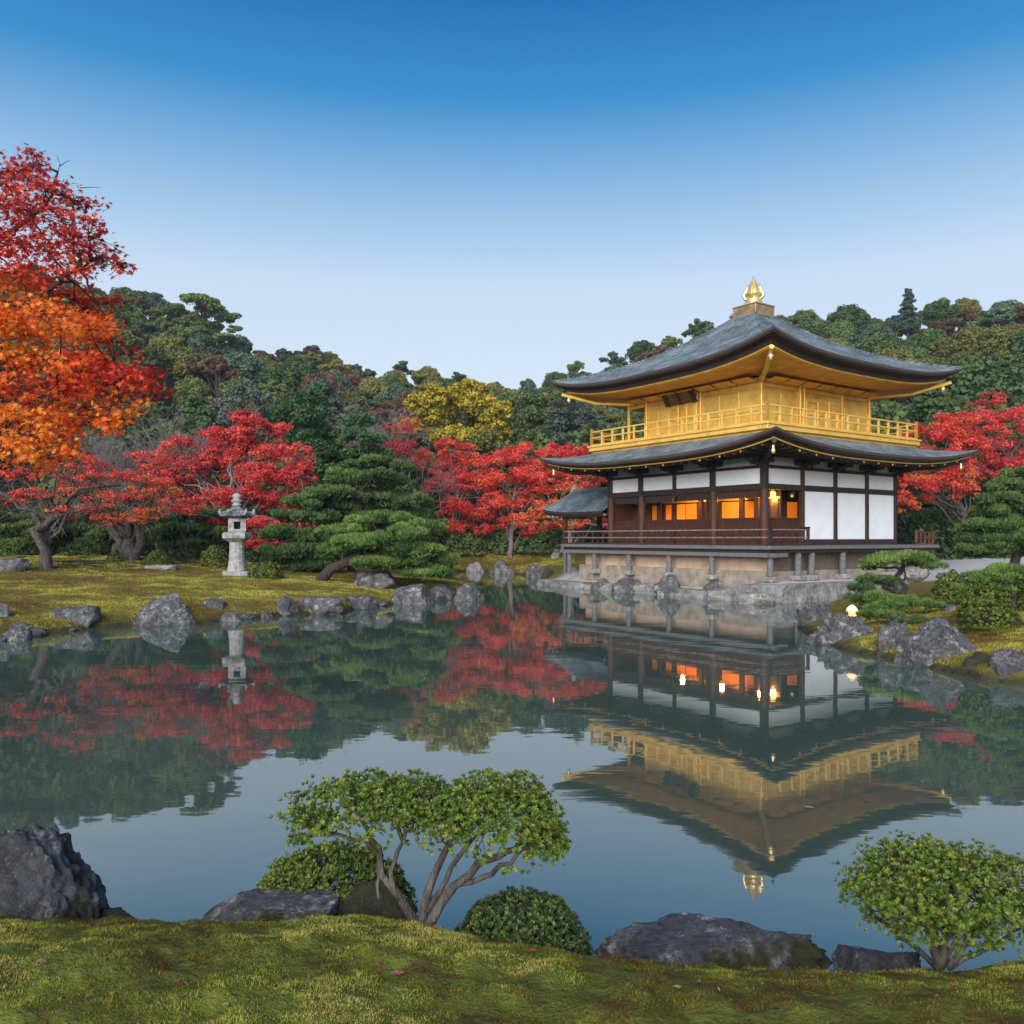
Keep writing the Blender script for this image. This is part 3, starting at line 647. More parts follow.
mb = MB(); mb.tube([(bx,-5.95,2.16), (bx,-5.95,2.85)], .05, 8); mb.tube([(bx-.45,-5.95,2.83), (bx+.1,-5.95,2.87)], .045, 8); part(mb, 'curved_rail_end', M['black'], rl)
orange = noisy('brown_rail_timber', [(.07,.028,.018),(.15,.055,.035)], 4, .6)
rl = part(MB().obox((4.5,-5.9), (5.9,-5.9), .08, 2.157, 2.21), 'side_railing', orange)
rail_run((4.5,-5.9), (5.9,-5.9), 4, 2.21, (2.72, 2.46), .06, orange, rl, .045, .05)
# foundation
part(MB().box(-5.35, 5.35, -5.35, 5.9, .70, 1.86), 'base_wall', M['beige'])
part(MB().box(-5.30, 5.33, -5.372, -5.353, .72, 1.84), 'side_wall_shade', noisy('painted_wall_shade', [(.09,.075,.06),(.2,.165,.14)], 2, .85, stretch=(8,8,1)))  # darker sheet painting the shade on the recessed base wall, not real boards
part(MB().box(-5.62, 5.5, -5.62, 6.1, .35, 1.12, .03), 'plinth', M['plinth'])
for px_ in (594.7, 629, 669, 712, 768):
    a = A_px(px_, -5.85) if px_ < 760 else -5.9
    ft = part(MB().tube([(-5.85, a, .95), (-5.85, a, 1.70)], .12, 10), 'foundation_post', M['grey_wood'])
    part(MB().box(-5.85-.22, -5.85+.22, a-.22, a+.22, .70, .94, .05), 'foot_stone', M['rock_pale'], ft)
a = 6.6; part(MB().tube([(-5.85, a, .6), (-5.85, a, 1.86)], .11, 8), 'foundation_post', M['grey_wood'])
for px_ in (798, 811.5, 842.6, 890, 925):
    b = B_px(px_, -5.85); ft = part(MB().tube([(b, -5.85, .95), (b, -5.85, 1.855)], .13, 10), 'foundation_post', M['grey_wood'])
    part(MB().box(b-.25, b+.25, -6.1, -5.6, .72, .945, .05), 'foot_stone', M['rock_pale'], ft)
# fishing-deck roof on the left: a small hipped roof reaching back from the main wall
ax = empty('annex', (0, 0, 0)); bpy.data.objects.remove(ax)
y0, y1 = 4.78, 9.75; xe0, xe1 = -5.2, -1.9; rx = -3.6; ze, zr = 3.80, 4.98
def annex_surface():
    mb = MB(); ns, ntt = 8, 14; ridge1 = 9.0
    def P(side, t, s):                                # s from eave 0 to ridge 1
        k = s; cz = ze+(zr-ze)*(.72*k+.28*k*k)
        if side == 0: x = xe0+(rx-xe0)*k; ye = y1+(ridge1-y1)*k; y = y0+(ye-y0)*t; up = .22*t**5*(1-k)
        elif side == 1: x = xe1+(rx-xe1)*k; ye = y1+(ridge1-y1)*k; y = y0+(ye-y0)*t; up = .22*t**5*(1-k)
        else: y = y1+(ridge1-y1)*k; x = xe0+(xe1-xe0)*t; x = x+(rx-x)*k; up = .22*abs(2*t-1)**5*(1-k)
        return (x, y, cz+up)
    for side in range(3):
        vs = [P(side, i/ntt, j/ns) for j in range(ns+1) for i in range(ntt+1)]
        fs = [(j*(ntt+1)+i, j*(ntt+1)+i+1, (j+1)*(ntt+1)+i+1, (j+1)*(ntt+1)+i) for j in range(ns) for i in range(ntt)]
        mb.add(vs, fs)
    return mb, P
mb, PF = annex_surface(); ar = part(mb, 'annex_roof', M['roof'], smooth=True)
mb = MB()
for side in range(3):                                 # thick edge under the tiles and the dark underside
    top = [PF(side, i/14, 0) for i in range(15)]; low = [(x, y, z-.12) for x, y, z in top]
    inn = [(rx+(x-rx)*.93, y0+(y-y0)*.93, z-.16) for x, y, z in low]; inn2 = [(rx, min(y, 8.8), ze+.15) for x, y, z in low]
    vs = top+low+inn+inn2; fs = [(k*15+i, k*15+i+1, (k+1)*15+i+1, (k+1)*15+i) for k in range(3) for i in range(14)]; mb.add(vs, fs)
part(mb, 'eave_edge', M['dark_wood'], ar)
for i in range(12):
    y = 4.95+i*.41; part(MB().box(xe0+.12, xe0+.32, y-.06, y+.06, ze-.25, ze-.125), 'rafter_end', M['stone'], ar)
mb = MB(); mb.tube([(rx, y0, zr+.05), (rx, 9.0, zr+.05)], .13, 8); rg = part(mb, 'roof_ridge', M['grey_wood'], ar)
mb = MB(); mb.add([(rx-.08, 8.95, zr-.1),(rx+.08, 8.95, zr-.1),(rx+.08, 9.25, zr+.05),(rx-.08, 9.25, zr+.05),(rx-.05, 9.03, zr+.42),(rx+.05, 9.03, zr+.42),(rx+.05, 8.87, zr+.2),(rx-.05, 8.87, zr+.2)],
  [(0,1,2,3),(3,2,5,4),(4,5,6,7),(7,6,1,0),(0,3,4,7),(1,6,5,2)]); part(mb, 'ridge_end_ornament', M['stone'], rg)
for sx in (xe0, xe1):
    mb = MB(); pts = []
    for j in range(9):
        k = j/8; pts.append((sx+(rx-sx)*k, y1+(9.0-y1)*k, ze+(zr-ze)*(.72*k+.28*k*k)+.22*(1-k)+.03))
    mb.tube(pts, .07, 6); part(mb, 'hip_ridge', M['grey_wood'], ar, True)
part(MB().box(-4.95, -2.2, 7.06, 8.5, 1.99, 2.125, .02), 'annex_deck', M['grey_wood'])
part(MB().obox((-4.85, 7.1), (-4.85, 8.5), .14, 1.72, 1.98), 'edge_beam', M['grey_wood'])
for (x, y) in ((-4.8, 8.3), (-2.4, 8.3), (-3.4, 6.2)):
    part(MB().box(x-.11, x+.11, y-.11, y+.11, 2.13, ze-.02, .015), 'annex_post', M['red_wood'])
part(MB().box(-4.86, -4.74, 4.8, 8.6, 3.58, 3.70), 'tie_beam', M['dark_wood'])
rail_run((-4.8, 7.1), (-4.8, 8.2), 2, 2.13, (2.78, 2.47), .065, M['dark_wood'], dk, .05, 0)
part(MB().tube([(-4.8, 8.3, .5), (-4.8, 8.3, 1.985)], .11, 8), 'foundation_post', M['grey_wood'])
part(MB().box(-3.45, -3.35, 4.8, 8.3, 2.7, 2.8), 'tie_beam', M['red_wood'])

# little gilt lanterns hanging inside the open front
lan_spots = [(668, 497), (682.5, 495.5), (722, 493.5), (745.5, 492.5), (760, 492), (773, 492.5), (792, 493.5)]
ordn = ['first', 'second', 'third', 'fourth', 'fifth', 'sixth', 'last']
for i, (px_, py_) in enumerate(lan_spots):
    if px_ < 765: a = A_px(px_, -4.1); xy = loc2w(a, -4.1)
    else: b = B_px(px_, -4.1); xy = loc2w(-4.1, b)
    Z = CH-(py_-YH)/F*xy[1]
    r = empty('hanging_lantern', (xy[0], xy[1], Z-.16))
    tag(r, f'{ordn[i]} small gilt lantern from the left hanging under the beam of the open hall', 'lantern', 'small gilt lanterns hanging in the open hall')
    MB().lathe([(.03,.27),(.16,.22),(.13,.19),(.05,.18)][::-1], 8).build('lantern_cap', M['gold_bright'], r)
    MB().lathe([(.05,-.02),(.10,.0),(.12,.09),(.10,.175)], 8).build('lantern_body', M['glow_lamp'] if i in (1,2,4,5) else M['gold_bright'], r)
    MB().tube([(0,0,.27),(0,0,4.49-(Z-.16))], .012, 5).build('chain', M['dark_wood'], r)
    if i in (1, 2, 4, 5):
        ld = bpy.data.lights.new('lantern_light', 'POINT'); ld.energy = 22; ld.color = (1.0, .50, .14); ld.shadow_soft_size = .1
        lo_ = bpy.data.objects.new('lantern_light', ld); COL.objects.link(lo_); lo_.parent = r; lo_.location = (.0, .0, -.14)

# stone embankment along the water
def embank():
    path = [(-7.3,1.7),(-6.98,-.5),(-6.9,-3),(-6.85,-6.2),(-6.7,-6.65),(-6.3,-6.80),(-3,-6.76),(0,-6.76),(3.5,-6.75),(6.7,-6.75),(8.3,-6.5)]
    w = np.array([loc2w(*q) for q in path]); seg = []
    for i in range(len(w)-1):
        n = max(2, int(np.linalg.norm(w[i+1]-w[i])/.12)); seg += [w[i]+(w[i+1]-w[i])*k/n for k in range(n)]
    seg.append(w[-1]); seg = np.array(seg); T = nrm(np.gradient(seg, axis=0)); Nn = np.stack([T[:, 1], -T[:, 0]], -1)
    c = np.array([0, 0]); inward = nrm(C0-seg); s = np.sign((Nn*inward).sum(1))[:, None]; Nn = -Nn*s     # outward to the water
    prof = [(-.9,.64),(-.5,.69),(-.12,.69),(.02,.64),(.06,.5),(.08,.34),(.12,.18),(.16,0),(.2,-.3)]
    vs = []; m = len(prof)
    left = np.clip((np.arange(len(seg))-len(seg)*.40)/16, 0, 1)
    for i, pt in enumerate(seg):
        for j, (o, z) in enumerate(prof):
            q = pt+Nn[i]*o; kz = 1-.55*left[i]
            d = mnoise.cell(Vector((i*.17, z*3.5, 2.0)))*.05+mnoise.noise(Vector((q[0]*2.2, q[1]*2.2, z*4)))*.05 if 2 < j < 8 else mnoise.noise(Vector((q[0], q[1], 0)))*.04
            vs.append((q[0]+Nn[i][0]*d, q[1]+Nn[i][1]*d, z*kz+(d*.4 if j < 4 else 0)))
    fs = [(i*m+j, i*m+j+1, (i+1)*m+j+1, (i+1)*m+j) for i in range(len(seg)-1) for j in range(m-1)]
    mb = MB().add(vs, fs); return mb
m, nt, p, o = new_mat('rubble_wall')
vo = nt.nodes.new('ShaderNodeTexVoronoi'); vo.inputs['Scale'].default_value = 5; tc = nt.nodes.new('ShaderNodeTexCoord'); nt.links.new(tc.outputs['Object'], vo.inputs['Vector'])
n_ = noise_tex(nt, 3, 5, .6); mxx = nt.nodes.new('ShaderNodeMixRGB'); mxx.inputs[0].default_value = .6
r_ = ramp(nt, vo.outputs['Color'], [(.1, (.07,.07,.072)), (.9, (.25,.25,.25))]); r2_ = ramp(nt, n_.outputs[0], [(.3, (.09,.09,.088)), (.7, (.32,.315,.31))])
nt.links.new(r_.outputs[0], mxx.inputs[1]); nt.links.new(r2_.outputs[0], mxx.inputs[2]); nt.links.new(mxx.outputs[0], p.inputs['Base Color']); p.inputs['Roughness'].default_value = .85
bump(nt, vo.outputs['Distance'], p, .8, .05); M['rubble'] = m
eb = embank().build('stone_embankment', M['rubble']); tag(eb, 'low pale stone retaining wall holding the pavilion shore above the water', 'retaining wall')

# ------------------------------------------------------------------ rocks
def rock_mesh(seed, rx, ry, rz, sub=5, cuts=9, rough=.16, flat=None, boxy=0):
    import bmesh
    bm = bmesh.new(); bmesh.ops.create_icosphere(bm, subdivisions=sub, radius=1.0)
    V = np.array([v.co for v in bm.verts]); r = np.random.default_rng(seed)
    if boxy: V = V/(np.abs(V)**boxy).sum(1, keepdims=True)**(1/boxy)
    off = Vector(r.random(3)*50)
    for _ in range(cuts):
        n = nrm(r.normal(size=3)*np.array([1, 1, .8])); d = r.uniform(.55, .88); k = V@n; V = V-np.maximum(k-d, 0)[:, None]*n
    if flat is not None: V[:, 2] = np.where(V[:, 2] > flat, flat+(V[:, 2]-flat)*.12, V[:, 2])
    out = np.empty_like(V)
    for i, v in enumerate(V):
        q = Vector(v)
        a = mnoise.noise(q*1.3+off)*.15+mnoise.noise(q*3.1+off)*rough*.7+abs(mnoise.noise(q*6.5+off))*rough*.7+mnoise.noise(q*15+off)*rough*.28
        if sub > 5: a += mnoise.noise(q*34+off)*rough*.08
        out[i] = v*(1+a)
    out *= np.array([rx, ry, rz])
    for v, c in zip(bm.verts, out): v.co = c
    me = bpy.data.meshes.new('rock'); bm.to_mesh(me); bm.free(); me.polygons.foreach_set('use_smooth', [True]*len(me.polygons)); return me
def rock(px, wy, w, h, label, D=None, mat='rock', seed=1, sub=5, rot=0, depth=.8, flat=None, group=None, cat='rock', cuts=9, rough=.16, sink=.35, boxy=0):
    """px: middle column, wy: row of its foot, w,h in pixels"""
    if D is None: D = F*CH/(wy-YH)
    if D == 'ground':
        Ds = np.arange(18, 90, .25); zz = ground_z((px-512)/F*Ds, Ds); D = float(Ds[np.argmax(CH-(wy-YH)/F*Ds <= zz)])
    p = W(px, wy, D); rx = w/2/F*D*1.24; hz = h/F*D; rz = hz*1.12
    me = rock_mesh(seed, rx, rx*depth, rz, sub, cuts, rough, flat, boxy)
    zs = np.array([v.co.z for v in me.vertices]).max()
    o = link('rock', me, M[mat]); off = rx*depth*.45; tp = W(px, wy-h, D+off); o.location = (tp[0], D+off, tp[2]-zs*.97); o.rotation_euler = (0, 0, rot)
    tag(o, label, cat, group); return o
# near bank
rock(16, 925, 132, 98, 'large dark angular boulder at the left edge of the near bank', 4.2, 'rock_near', 11, 6, .4, .7, cuts=12)
rock(265, 924, 108, 25, 'long flat dark stone slab lying left of the twin-crowned azalea', 3.95, 'rock_near', 12, 6, 0, .4, .42, cuts=2, boxy=7, rough=.13)
rock(374, 924, 64, 44, 'rounded dark mossy rock directly behind the azalea trunk', 4.02, 'rock_mossy', 13, 6, .3, .7)
rock(572, 912, 30, 26, 'small dark stone beside the right stems of the azalea', 4.4, 'rock_near', 19, 5, .3, .7) if False else None
rock(698, 974, 188, 46, 'broad flat pale-veined rock at the middle of the near bank', 3.9, 'rock_near', 14, 6, .05, .45, .55, cuts=8, boxy=3.5)
rock(875, 978, 84, 34, 'low rounded dark rock left of the right-hand azalea', 3.75, 'rock_near', 15, 6, .2, .6, boxy=2.6)
rock(112, 918, 44, 9, 'small dark leaf-strewn stone low on the bank edge beside the large boulder', 4.4, 'rock_mossy', 16, 5, 0, .5)
# left island
G1 = 'rocks along the left island shore'
rock(17, 640, 32, 17, 'dark rock at the water, leftmost on the island shore', None, 'rock', 21, 5, 0, .8, group=G1)
rock(3, 616, 16, 13, 'small pale rock above the leftmost rock at the left edge', 'ground', 'rock', 22, 4, 0, .8, group=G1)
rock(79, 629, 40, 23, 'flat-topped grey rock on the island shore left of the large pale one', None, 'rock', 23, 5, .5, .8, .5, group=G1)
rock(167, 624.5, 58, 31, 'largest grey rock on the island shore, spotted with pale lichen', None, 'rock', 24, 6, .2, .8, group=G1)
rock(215, 619, 32, 21, 'mossy grey rock on the island shore just left below the stone lantern', None, 'rock', 25, 5, 0, .8, group=G1)
rock(231, 621.5, 18, 10, 'small low stone at the water under the stone lantern', None, 'rock', 26, 4, 0, .8, group=G1)
rock(284, 615.5, 26, 20, 'round grey rock on the island shore right below the clipped mound', None, 'rock', 27, 5, .8, .8, group=G1)
rock(320, 614, 40, 18, 'wide pale rock on the island shore left below the leaning pine', None, 'rock', 28, 5, 0, .8, .5, group=G1)
rock(361, 609.5, 30, 14, 'small flat grey rock below the base of the leaning pine', None, 'rock', 29, 5, 0, .8, .5, group=G1)
rock(379, 588, 38, 18, 'dark rock lying on the moss beside the leaning pine', 'ground', 'rock', 30, 5, 0, .8, group=G1)
rock(413, 604, 44, 20, 'rounded grey rock at the tip of the island below the pine foliage', None, 'rock', 31, 5, .3, .8, group=G1)
rock(442, 600, 30, 16, 'dark rounded rock second from the right tip of the island', None, 'rock', 32, 5, 1.3, .8, group=G1)
rock(468, 600, 34, 17, 'grey domed rock at the far right tip of the island', None, 'rock', 33, 5, .9, .8, group=G1)
# far shore
G2 = 'rocks along the far shore'
rock(475, 572, 16, 10, 'pale round rock on the far shore behind the island tip', None, 'rock_pale', 41, 4, 0, .8, group=G2)
rock(504, 574, 22, 14, 'grey domed rock standing in the water below the far red maples', None, 'rock', 42, 4, 0, .8, group=G2)
rock(537, 577.5, 18, 13, 'grey rock left of the mossy stone by the end of the veranda', None, 'rock', 43, 4, 0, .8, group=G2)
rock(549, 578.5, 12, 11, 'small mossy rock between grey rocks by the veranda end', None, 'rock_mossy', 44, 4, 0, .8, group=G2)
rock(568, 581, 30, 14, 'pale rock cluster stone under the left end of the veranda', None, 'rock_pale', 45, 4, 0, .6, group=G2)
rock(556, 558, 10, 9, 'pale round boulder on the bank left of the veranda post', 'ground', 'rock_pale', 46, 4, 0, .8, group=G2)
# in front of the pavilion
G3 = 'rocks in the water along the pavilion wall'
for i, (px_, wy, w, h, m_, lb) in enumerate([(599, 590.0, 21, 12, 'rock', 'leftmost dark round rock in the water under the pavilion veranda'),
        (627, 592.5, 30, 15, 'rock', 'wide dark cracked rock in the water under the second veranda post'),
        (668, 595.5, 28, 21, 'rock', 'tallest dark rock in the water below the lit screens'),
        (714, 598.5, 22, 17, 'rock', 'dark rock standing behind a flat stone below the veranda railing')]):
    rock(px_, wy, w, h, lb, None, m_, 50+i, 5, i, .8, group=G3)
for i, (px_, wy, w, h, lb) in enumerate([(612, 590.5, 16, 8, 'small pale flat stone between the leftmost and the wide dark rock at the pavilion wall'), (646, 593.0, 20, 9, 'pale flat stone between the wide and the tallest dark rock at the pavilion wall'),
        (690, 596.0, 24, 8, 'pale flat stone right of the tallest dark rock at the pavilion wall'), (727, 600.0, 30, 10, 'long pale flat stone at the water in front of the corner rocks'),
        (757, 604.0, 30, 12, 'pale block at the water under the near corner of the pavilion')]):
    rock(px_, wy, w, h, lb, None, 'rock_pale', 60+i, 4, 0, .6, .4, group=G3)
# right peninsula
G4 = 'rocks along the right peninsula'
rock(814, 629, 33, 26, 'pale rounded rock at the very tip of the right peninsula', None, 'rock', 71, 6, .4, .85, group=G4)
rock(850, 650, 66, 36, 'long furrowed rock below the glowing garden lamp', 19.0, 'rock', 72, 6, -.3, .6, group=G4, rough=.26)
rock(829, 634, 22, 18, 'small grey rock wedged behind the long furrowed one at the peninsula tip', 21.8, 'rock', 79, 5, 0, .8, group=G4)
rock(893, 660, 42, 40, 'upright mossy rock between the long rock and the great boulder', 17.2, 'rock', 73, 6, .9, .7, group=G4, rough=.24)
rock(944, 673, 78, 53, 'great pointed grey boulder streaked with white on the peninsula shore', 15.9, 'rock', 74, 6, .15, .8, group=G4, cuts=12)
rock(980, 679, 34, 26, 'small moss-covered rock right against the great boulder', 14.9, 'rock_mossy', 75, 5, .6, .8, group=G4)
rock(1012, 682, 50, 34, 'grey cracked rock at the right edge of the picture on the peninsula shore', 14.4, 'rock', 76, 6, .5, .8, group=G4)
rock(947, 612, 14, 8, 'small blue-grey stone on the moss beside the bonsai shrubs', 'ground', 'rock', 77, 4, 0, .8, group=G4)
rock(915, 577, 22, 9, 'white flat stone behind the flat-topped bonsai', 27, 'rock_pale', 78, 4, 0, .6, .3, group=G4)
rock(892, 590, 20, 7, 'purplish stone among the bonsai shrubs', 24, 'rock', 80, 4, 0, .6, .3, group=G4)
rock(12, 572, 34, 14, 'grey slab lying on the moss at the left edge behind the maple trunk', 'ground', 'rock', 81, 4, .3, .6, .4, group='rocks lying inland on the island')
rock(317, 571, 16, 10, 'small grey rock inland on the moss left of the leaning pine trunk', 'ground', 'rock', 82, 4, 0, .6, group='rocks lying inland on the island')
rock(161, 570, 26, 5, 'thin flat stone beside the round clipped shrub', 'ground', 'rock_pale', 83, 4, 0, .6, .3, group='rocks lying inland on the island')

# ------------------------------------------------------------------ stone lantern
p = W(237, 573, 33.7); zg = gz(p[0], p[1]); st = empty('stone_lantern', (p[0], p[1], zg-.04), .35)
tag(st, 'tall pale granite lantern with upturned dark cap standing on the moss before red maples', 'stone lantern')
S = 3.34/80
def sq(prof, n=4, rot=math.pi/4): 
    return MB().lathe([(r*S*(1.414 if n == 4 else 1.0), z*S) for r, z in prof], n, rot=rot)
def sqb(prof): return sq(prof)
sq([(13.5,0),(13.5,3),(12,4)]).build('base_stone', M['stone'], st)
sh = MB().lathe([(r*S, z*S) for r, z in [(9.5,4),(8.6,8),(7.7,14),(7.2,17.8),(7.6,18),(7.6,19.2),(7.2,19.4),(6.9,26),(7.2,26.4),(7.2,27.6),(6.9,28),(7.0,32)]], 14).build('shaft', M['stone'], st)
MB().lathe([(r*S, z*S) for r, z in [(7,32),(10,34),(13.4,36),(13.8,38.5),(13.2,41),(11.5,41.6),(8,42.2)]], 6).build('platform', M['stone'], st)
fbx = MB(); w = 8.0*S; z0, z1 = 42.2*S, 55.2*S; ww = 3.0*S
# fire box: four corner walls leaving a window opening in each side
for sx in (-1, 1):
    for sy in (-1, 1): fbx.box(min(sx*w, sx*ww), max(sx*w, sx*ww), min(sy*w, sy*ww), max(sy*w, sy*ww), z0, z1, .01)
fbx.box(-w+.004, w-.004, -w+.004, w-.004, z0, z0+2.6*S); fbx.box(-w+.004, w-.004, -w+.004, w-.004, z1-3.2*S, z1-.004)
fb_ = fbx.build('fire_box', M['stone'], st)
MB().box(-ww*.95, ww*.95, -ww*.95, ww*.95, z0+2.7*S, z1-3.3*S).build('opening_shade', M['black'], fb_)  # near-black block painting the shade inside the window openings
cp = MB(); n = 6; vs = []; prof = [(0.2,69),(4,66),(6.5,63),(9.5,60.6),(13,58.8),(15.5,58.3),(16,57.2),(14,56.2),(8,55.3),(.2,55.25)]
for (r, z) in prof:
    for k in range(48):
        a = 2*math.pi*k/48; c = abs(((a/(2*math.pi)*6) % 1)-.5)*2      # 1 at the corners
        up = (c**4)*3.4*min(1, r/16)*(1 if z > 57 else .5); rr = r*(1+.10*c**4*(r > 12)-.03*(1-c))
        vs.append((rr*S*math.cos(a), rr*S*math.sin(a), (z+up)*S))
fs = [(i*48+k, (i+1)*48+k, (i+1)*48+(k+1) % 48, i*48+(k+1) % 48) for i in range(len(prof)-1) for k in range(48)]
cp.add(vs, fs).build('cap', M['stone_dark'], st)
for k in range(6):
    a = 2*math.pi*k/6; q = np.array([math.cos(a), math.sin(a)])*16.2*S
    mb = MB().tube([(q[0]*.86, q[1]*.86, 60*S), (q[0]*1.0, q[1]*1.0, 61.8*S), (q[0]*.97, q[1]*.97, 63.6*S), (q[0]*.88, q[1]*.88, 63.4*S)], [1.3*S, 1.3*S, 1.0*S, .5*S], 6); mb.build('curled_corner', M['stone'], st, True)
MB().lathe([(r*S, z*S) for r, z in [(3,66.5),(5.0,68.2),(3.6,69.4),(3.4,70.2),(5.2,71.4),(5.4,72.6),(3.4,73.6),(3.2,74.2),(4.6,75.6),(4.4,77.4),(2.6,79.0),(.3,80)]], 16).build('jewel_finial', M['stone'], st, True)

# ------------------------------------------------------------------ glowing garden lamp on the right bank
p = W(852, 620, 19.6); gl_ = empty('garden_lamp', (p[0], p[1], p[2]), .2)
tag(gl_, 'small glowing stone lamp on the rocks at the tip of the right bank', 'garden lamp')
s = 19.6/F*1.15
MB().lathe([(3.4*s,-3*s),(3.8*s,0),(3.0*s,.8*s),(3.9*s,1.6*s),(4.1*s,3.2*s),(3.4*s,4.6*s),(2.6*s,5*s)], 10).build('lamp_base', emit_mat('lamp_base_glow', (1.0, .50, .16), .45), gl_, True)
MB().lathe([(2.4*s,5*s),(2.6*s,7*s),(2.0*s,8.6*s)], 10).build('light', M['glow_lamp'], gl_, True)
MB().lathe([(2*s,7.4*s),(4.5*s,7.6*s),(4.8*s,8.6*s),(3.9*s,10.6*s),(2.2*s,12.2*s),(1.0*s,13.0*s),(.3*s,13.3*s)], 12).build('lamp_cap', emit_mat('lamp_cap_glow', (1.0, .66, .36), .62), gl_, True)

# row of small stones along the island's edge
pm = [rock_mesh(900+i, 1, .8, .6, 3, 6) for i in range(3)]
for m_ in pm: m_.materials.append(M['rock'])
rr_ = random.Random(3); k = 0
for i in range(len(PP)):
    a_, b_ = PP[i], PP[(i+1) % len(PP)]
    if not (19 < a_[1] < 36 and a_[0] < -1): continue
    L = float(np.linalg.norm(b_-a_)); n = int(L/.55)
    for j in range(n):
        if rr_.random() < .42: continue
        q = a_+(b_-a_)*(j+rr_.random())/max(n, 1); s = rr_.uniform(.12, .26)
        o = bpy.data.objects.new('shore_stone', pm[k % 3]); COL.objects.link(o); k += 1
        o.location = (q[0], q[1], .03); o.scale = (s, s, s); o.rotation_euler = (0, 0, rr_.uniform(0, 6.28)); tag(o, 'small grey stone in the broken line along the water below the island moss', 'stone', 'small stones along the island waterline')
print('shore stones', k)

# ------------------------------------------------------------------ foliage
SH = {
 'diamond': np.array([(0,-.5,0),(.34,0,.06),(0,.5,0),(-.34,0,.06)]),
 'leaf': np.array([(0,-.5,0),(.15,-.2,.05),(.2,.1,.06),(0,.55,0),(-.2,.1,.06),(-.15,-.2,.05)]),
 'clump': np.array([(0,-.5,0),(.30,-.30,.1),(.52,.05,0),(.22,.24,.1),(.12,.55,0),(-.2,.3,.1),(-.5,.22,0),(-.26,-.12,.1)]),
 'maple': np.array([(0,-.42,0),(.10,-.16,.02),(.46,-.22,-.03),(.20,.02,.02),(.44,.26,-.04),(.11,.16,.03),(0,.60,-.05),(-.11,.16,.03),(-.44,.26,-.04),(-.20,.02,.02),(-.46,-.22,-.03),(-.10,-.16,.02)]),
}
def frames(Nv, r):
    Nv = nrm(Nv); a = r.normal(size=Nv.shape); T = nrm(a-(a*Nv).sum(1, keepdims=True)*Nv); return T, np.cross(Nv, T), Nv
def leaf_faces(P, Nv, sz, shape, r, T=None):
    s = SH[shape]; k = len(s)
    if T is None: T, B, Nn = frames(Nv, r)
    else: B = nrm(np.cross(nrm(Nv), T)); Nn = nrm(Nv); T, B = B, T     # leaf length runs along T given
    sz = np.broadcast_to(np.asarray(sz), (len(P),))[:, None, None]
    V = P[:, None, :]+sz*(s[None, :, 0:1]*T[:, None]+s[None, :, 1:2]*B[:, None]+s[None, :, 2:3]*Nn[:, None])
    return V.reshape(-1, 3), k
def crown_obj(name, P, Nv, sz, tone, shape, mat, parent, r, T=None):
    V, k = leaf_faces(P, Nv, sz, shape, r, T)
    me = np_mesh(name, V, k, {'tone': np.clip(tone, 0, 1)}); return link(name, me, mat, parent)
def shell(r, n, c, rad, lo=.72, bottom=.35, jn=.7, tone=(.25, .9)):
    """leaf positions on the outside of a squashed ball, thinner underneath"""
    d = nrm(r.normal(size=(int(n*1.8)+8, 3))); keep = (d[:, 2] > -.15) | (r.random(len(d)) < bottom); d = d[keep][:n]
    rad = np.asarray(rad, float); f = lo+(1.03-lo)*r.random((len(d), 1))**.6
    P = np.asarray(c)+d*rad*f; Nv = nrm(nrm(d/rad)+jn*r.normal(size=d.shape)+np.array([0, 0, .25]))
    return P, Nv, r.uniform(*tone, len(d))
def lobed(r, c, rad, nsub, nleaf, subr=.42, bottom=.35, flat=1.0, lo=.6, tone_var=.25, jn=.7, core=.0):
    """a crown made of many sub-clumps sitting on a ball"""
    c = np.asarray(c, float); rad = np.asarray(rad, float); Ps, Ns, Ts = [], [], []
    for i in range(nsub):
        d = nrm(r.normal(size=3)); 
        if d[2] < -.2 and r.random() > bottom: d[2] = -d[2]
        f = r.uniform(.45, .85); cc = c+d*rad*f; s = subr*r.uniform(.65, 1.25); rr = np.array([1, 1, flat])*rad.mean()*s
        rr = np.minimum(rr, rad*.8); t0 = r.uniform(-tone_var, tone_var)
        P, Nv, T = shell(r, nleaf//nsub, cc, rr, lo, .4, jn); Ps.append(P); Ns.append(Nv); Ts.append(T*.6+.2+t0)
    return np.vstack(Ps), np.vstack(Ns), np.concatenate(Ts)
def bez(a, b, c, n=7):
    t = np.linspace(0, 1, n)[:, None]; a, b, c = map(lambda q: np.asarray(q, float), (a, b, c))
    return list((1-t)**2*a+2*t*(1-t)*b+t*t*c)
def wobble(pts, r, amt):
    return [p+(r.normal(size=3)*amt if 0 < i < len(pts)-1 else 0) for i, p in enumerate(pts)]
def limbs(mb, r, start, targets, r0, r1=.02, sag=.0, n=7, wob=.03, sides=6):
    for t in targets:
        s = np.asarray(start[r.integers(len(start))] if isinstance(start, list) else start, float); t = np.asarray(t, float)
        L = np.linalg.norm(t-s); mid = (s+t)/2+np.array([0, 0, L*.12-sag*L])+r.normal(size=3)*L*.06
        pts = wobble(bez(s, mid, t, n), r, L*wob); mb.tube(pts, list(np.linspace(r0, r1, n)), sides, False)
def tree_root(name, loc, label, cat='tree', group=None):
    o = empty(name, loc); tag(o, label, cat, group); return o

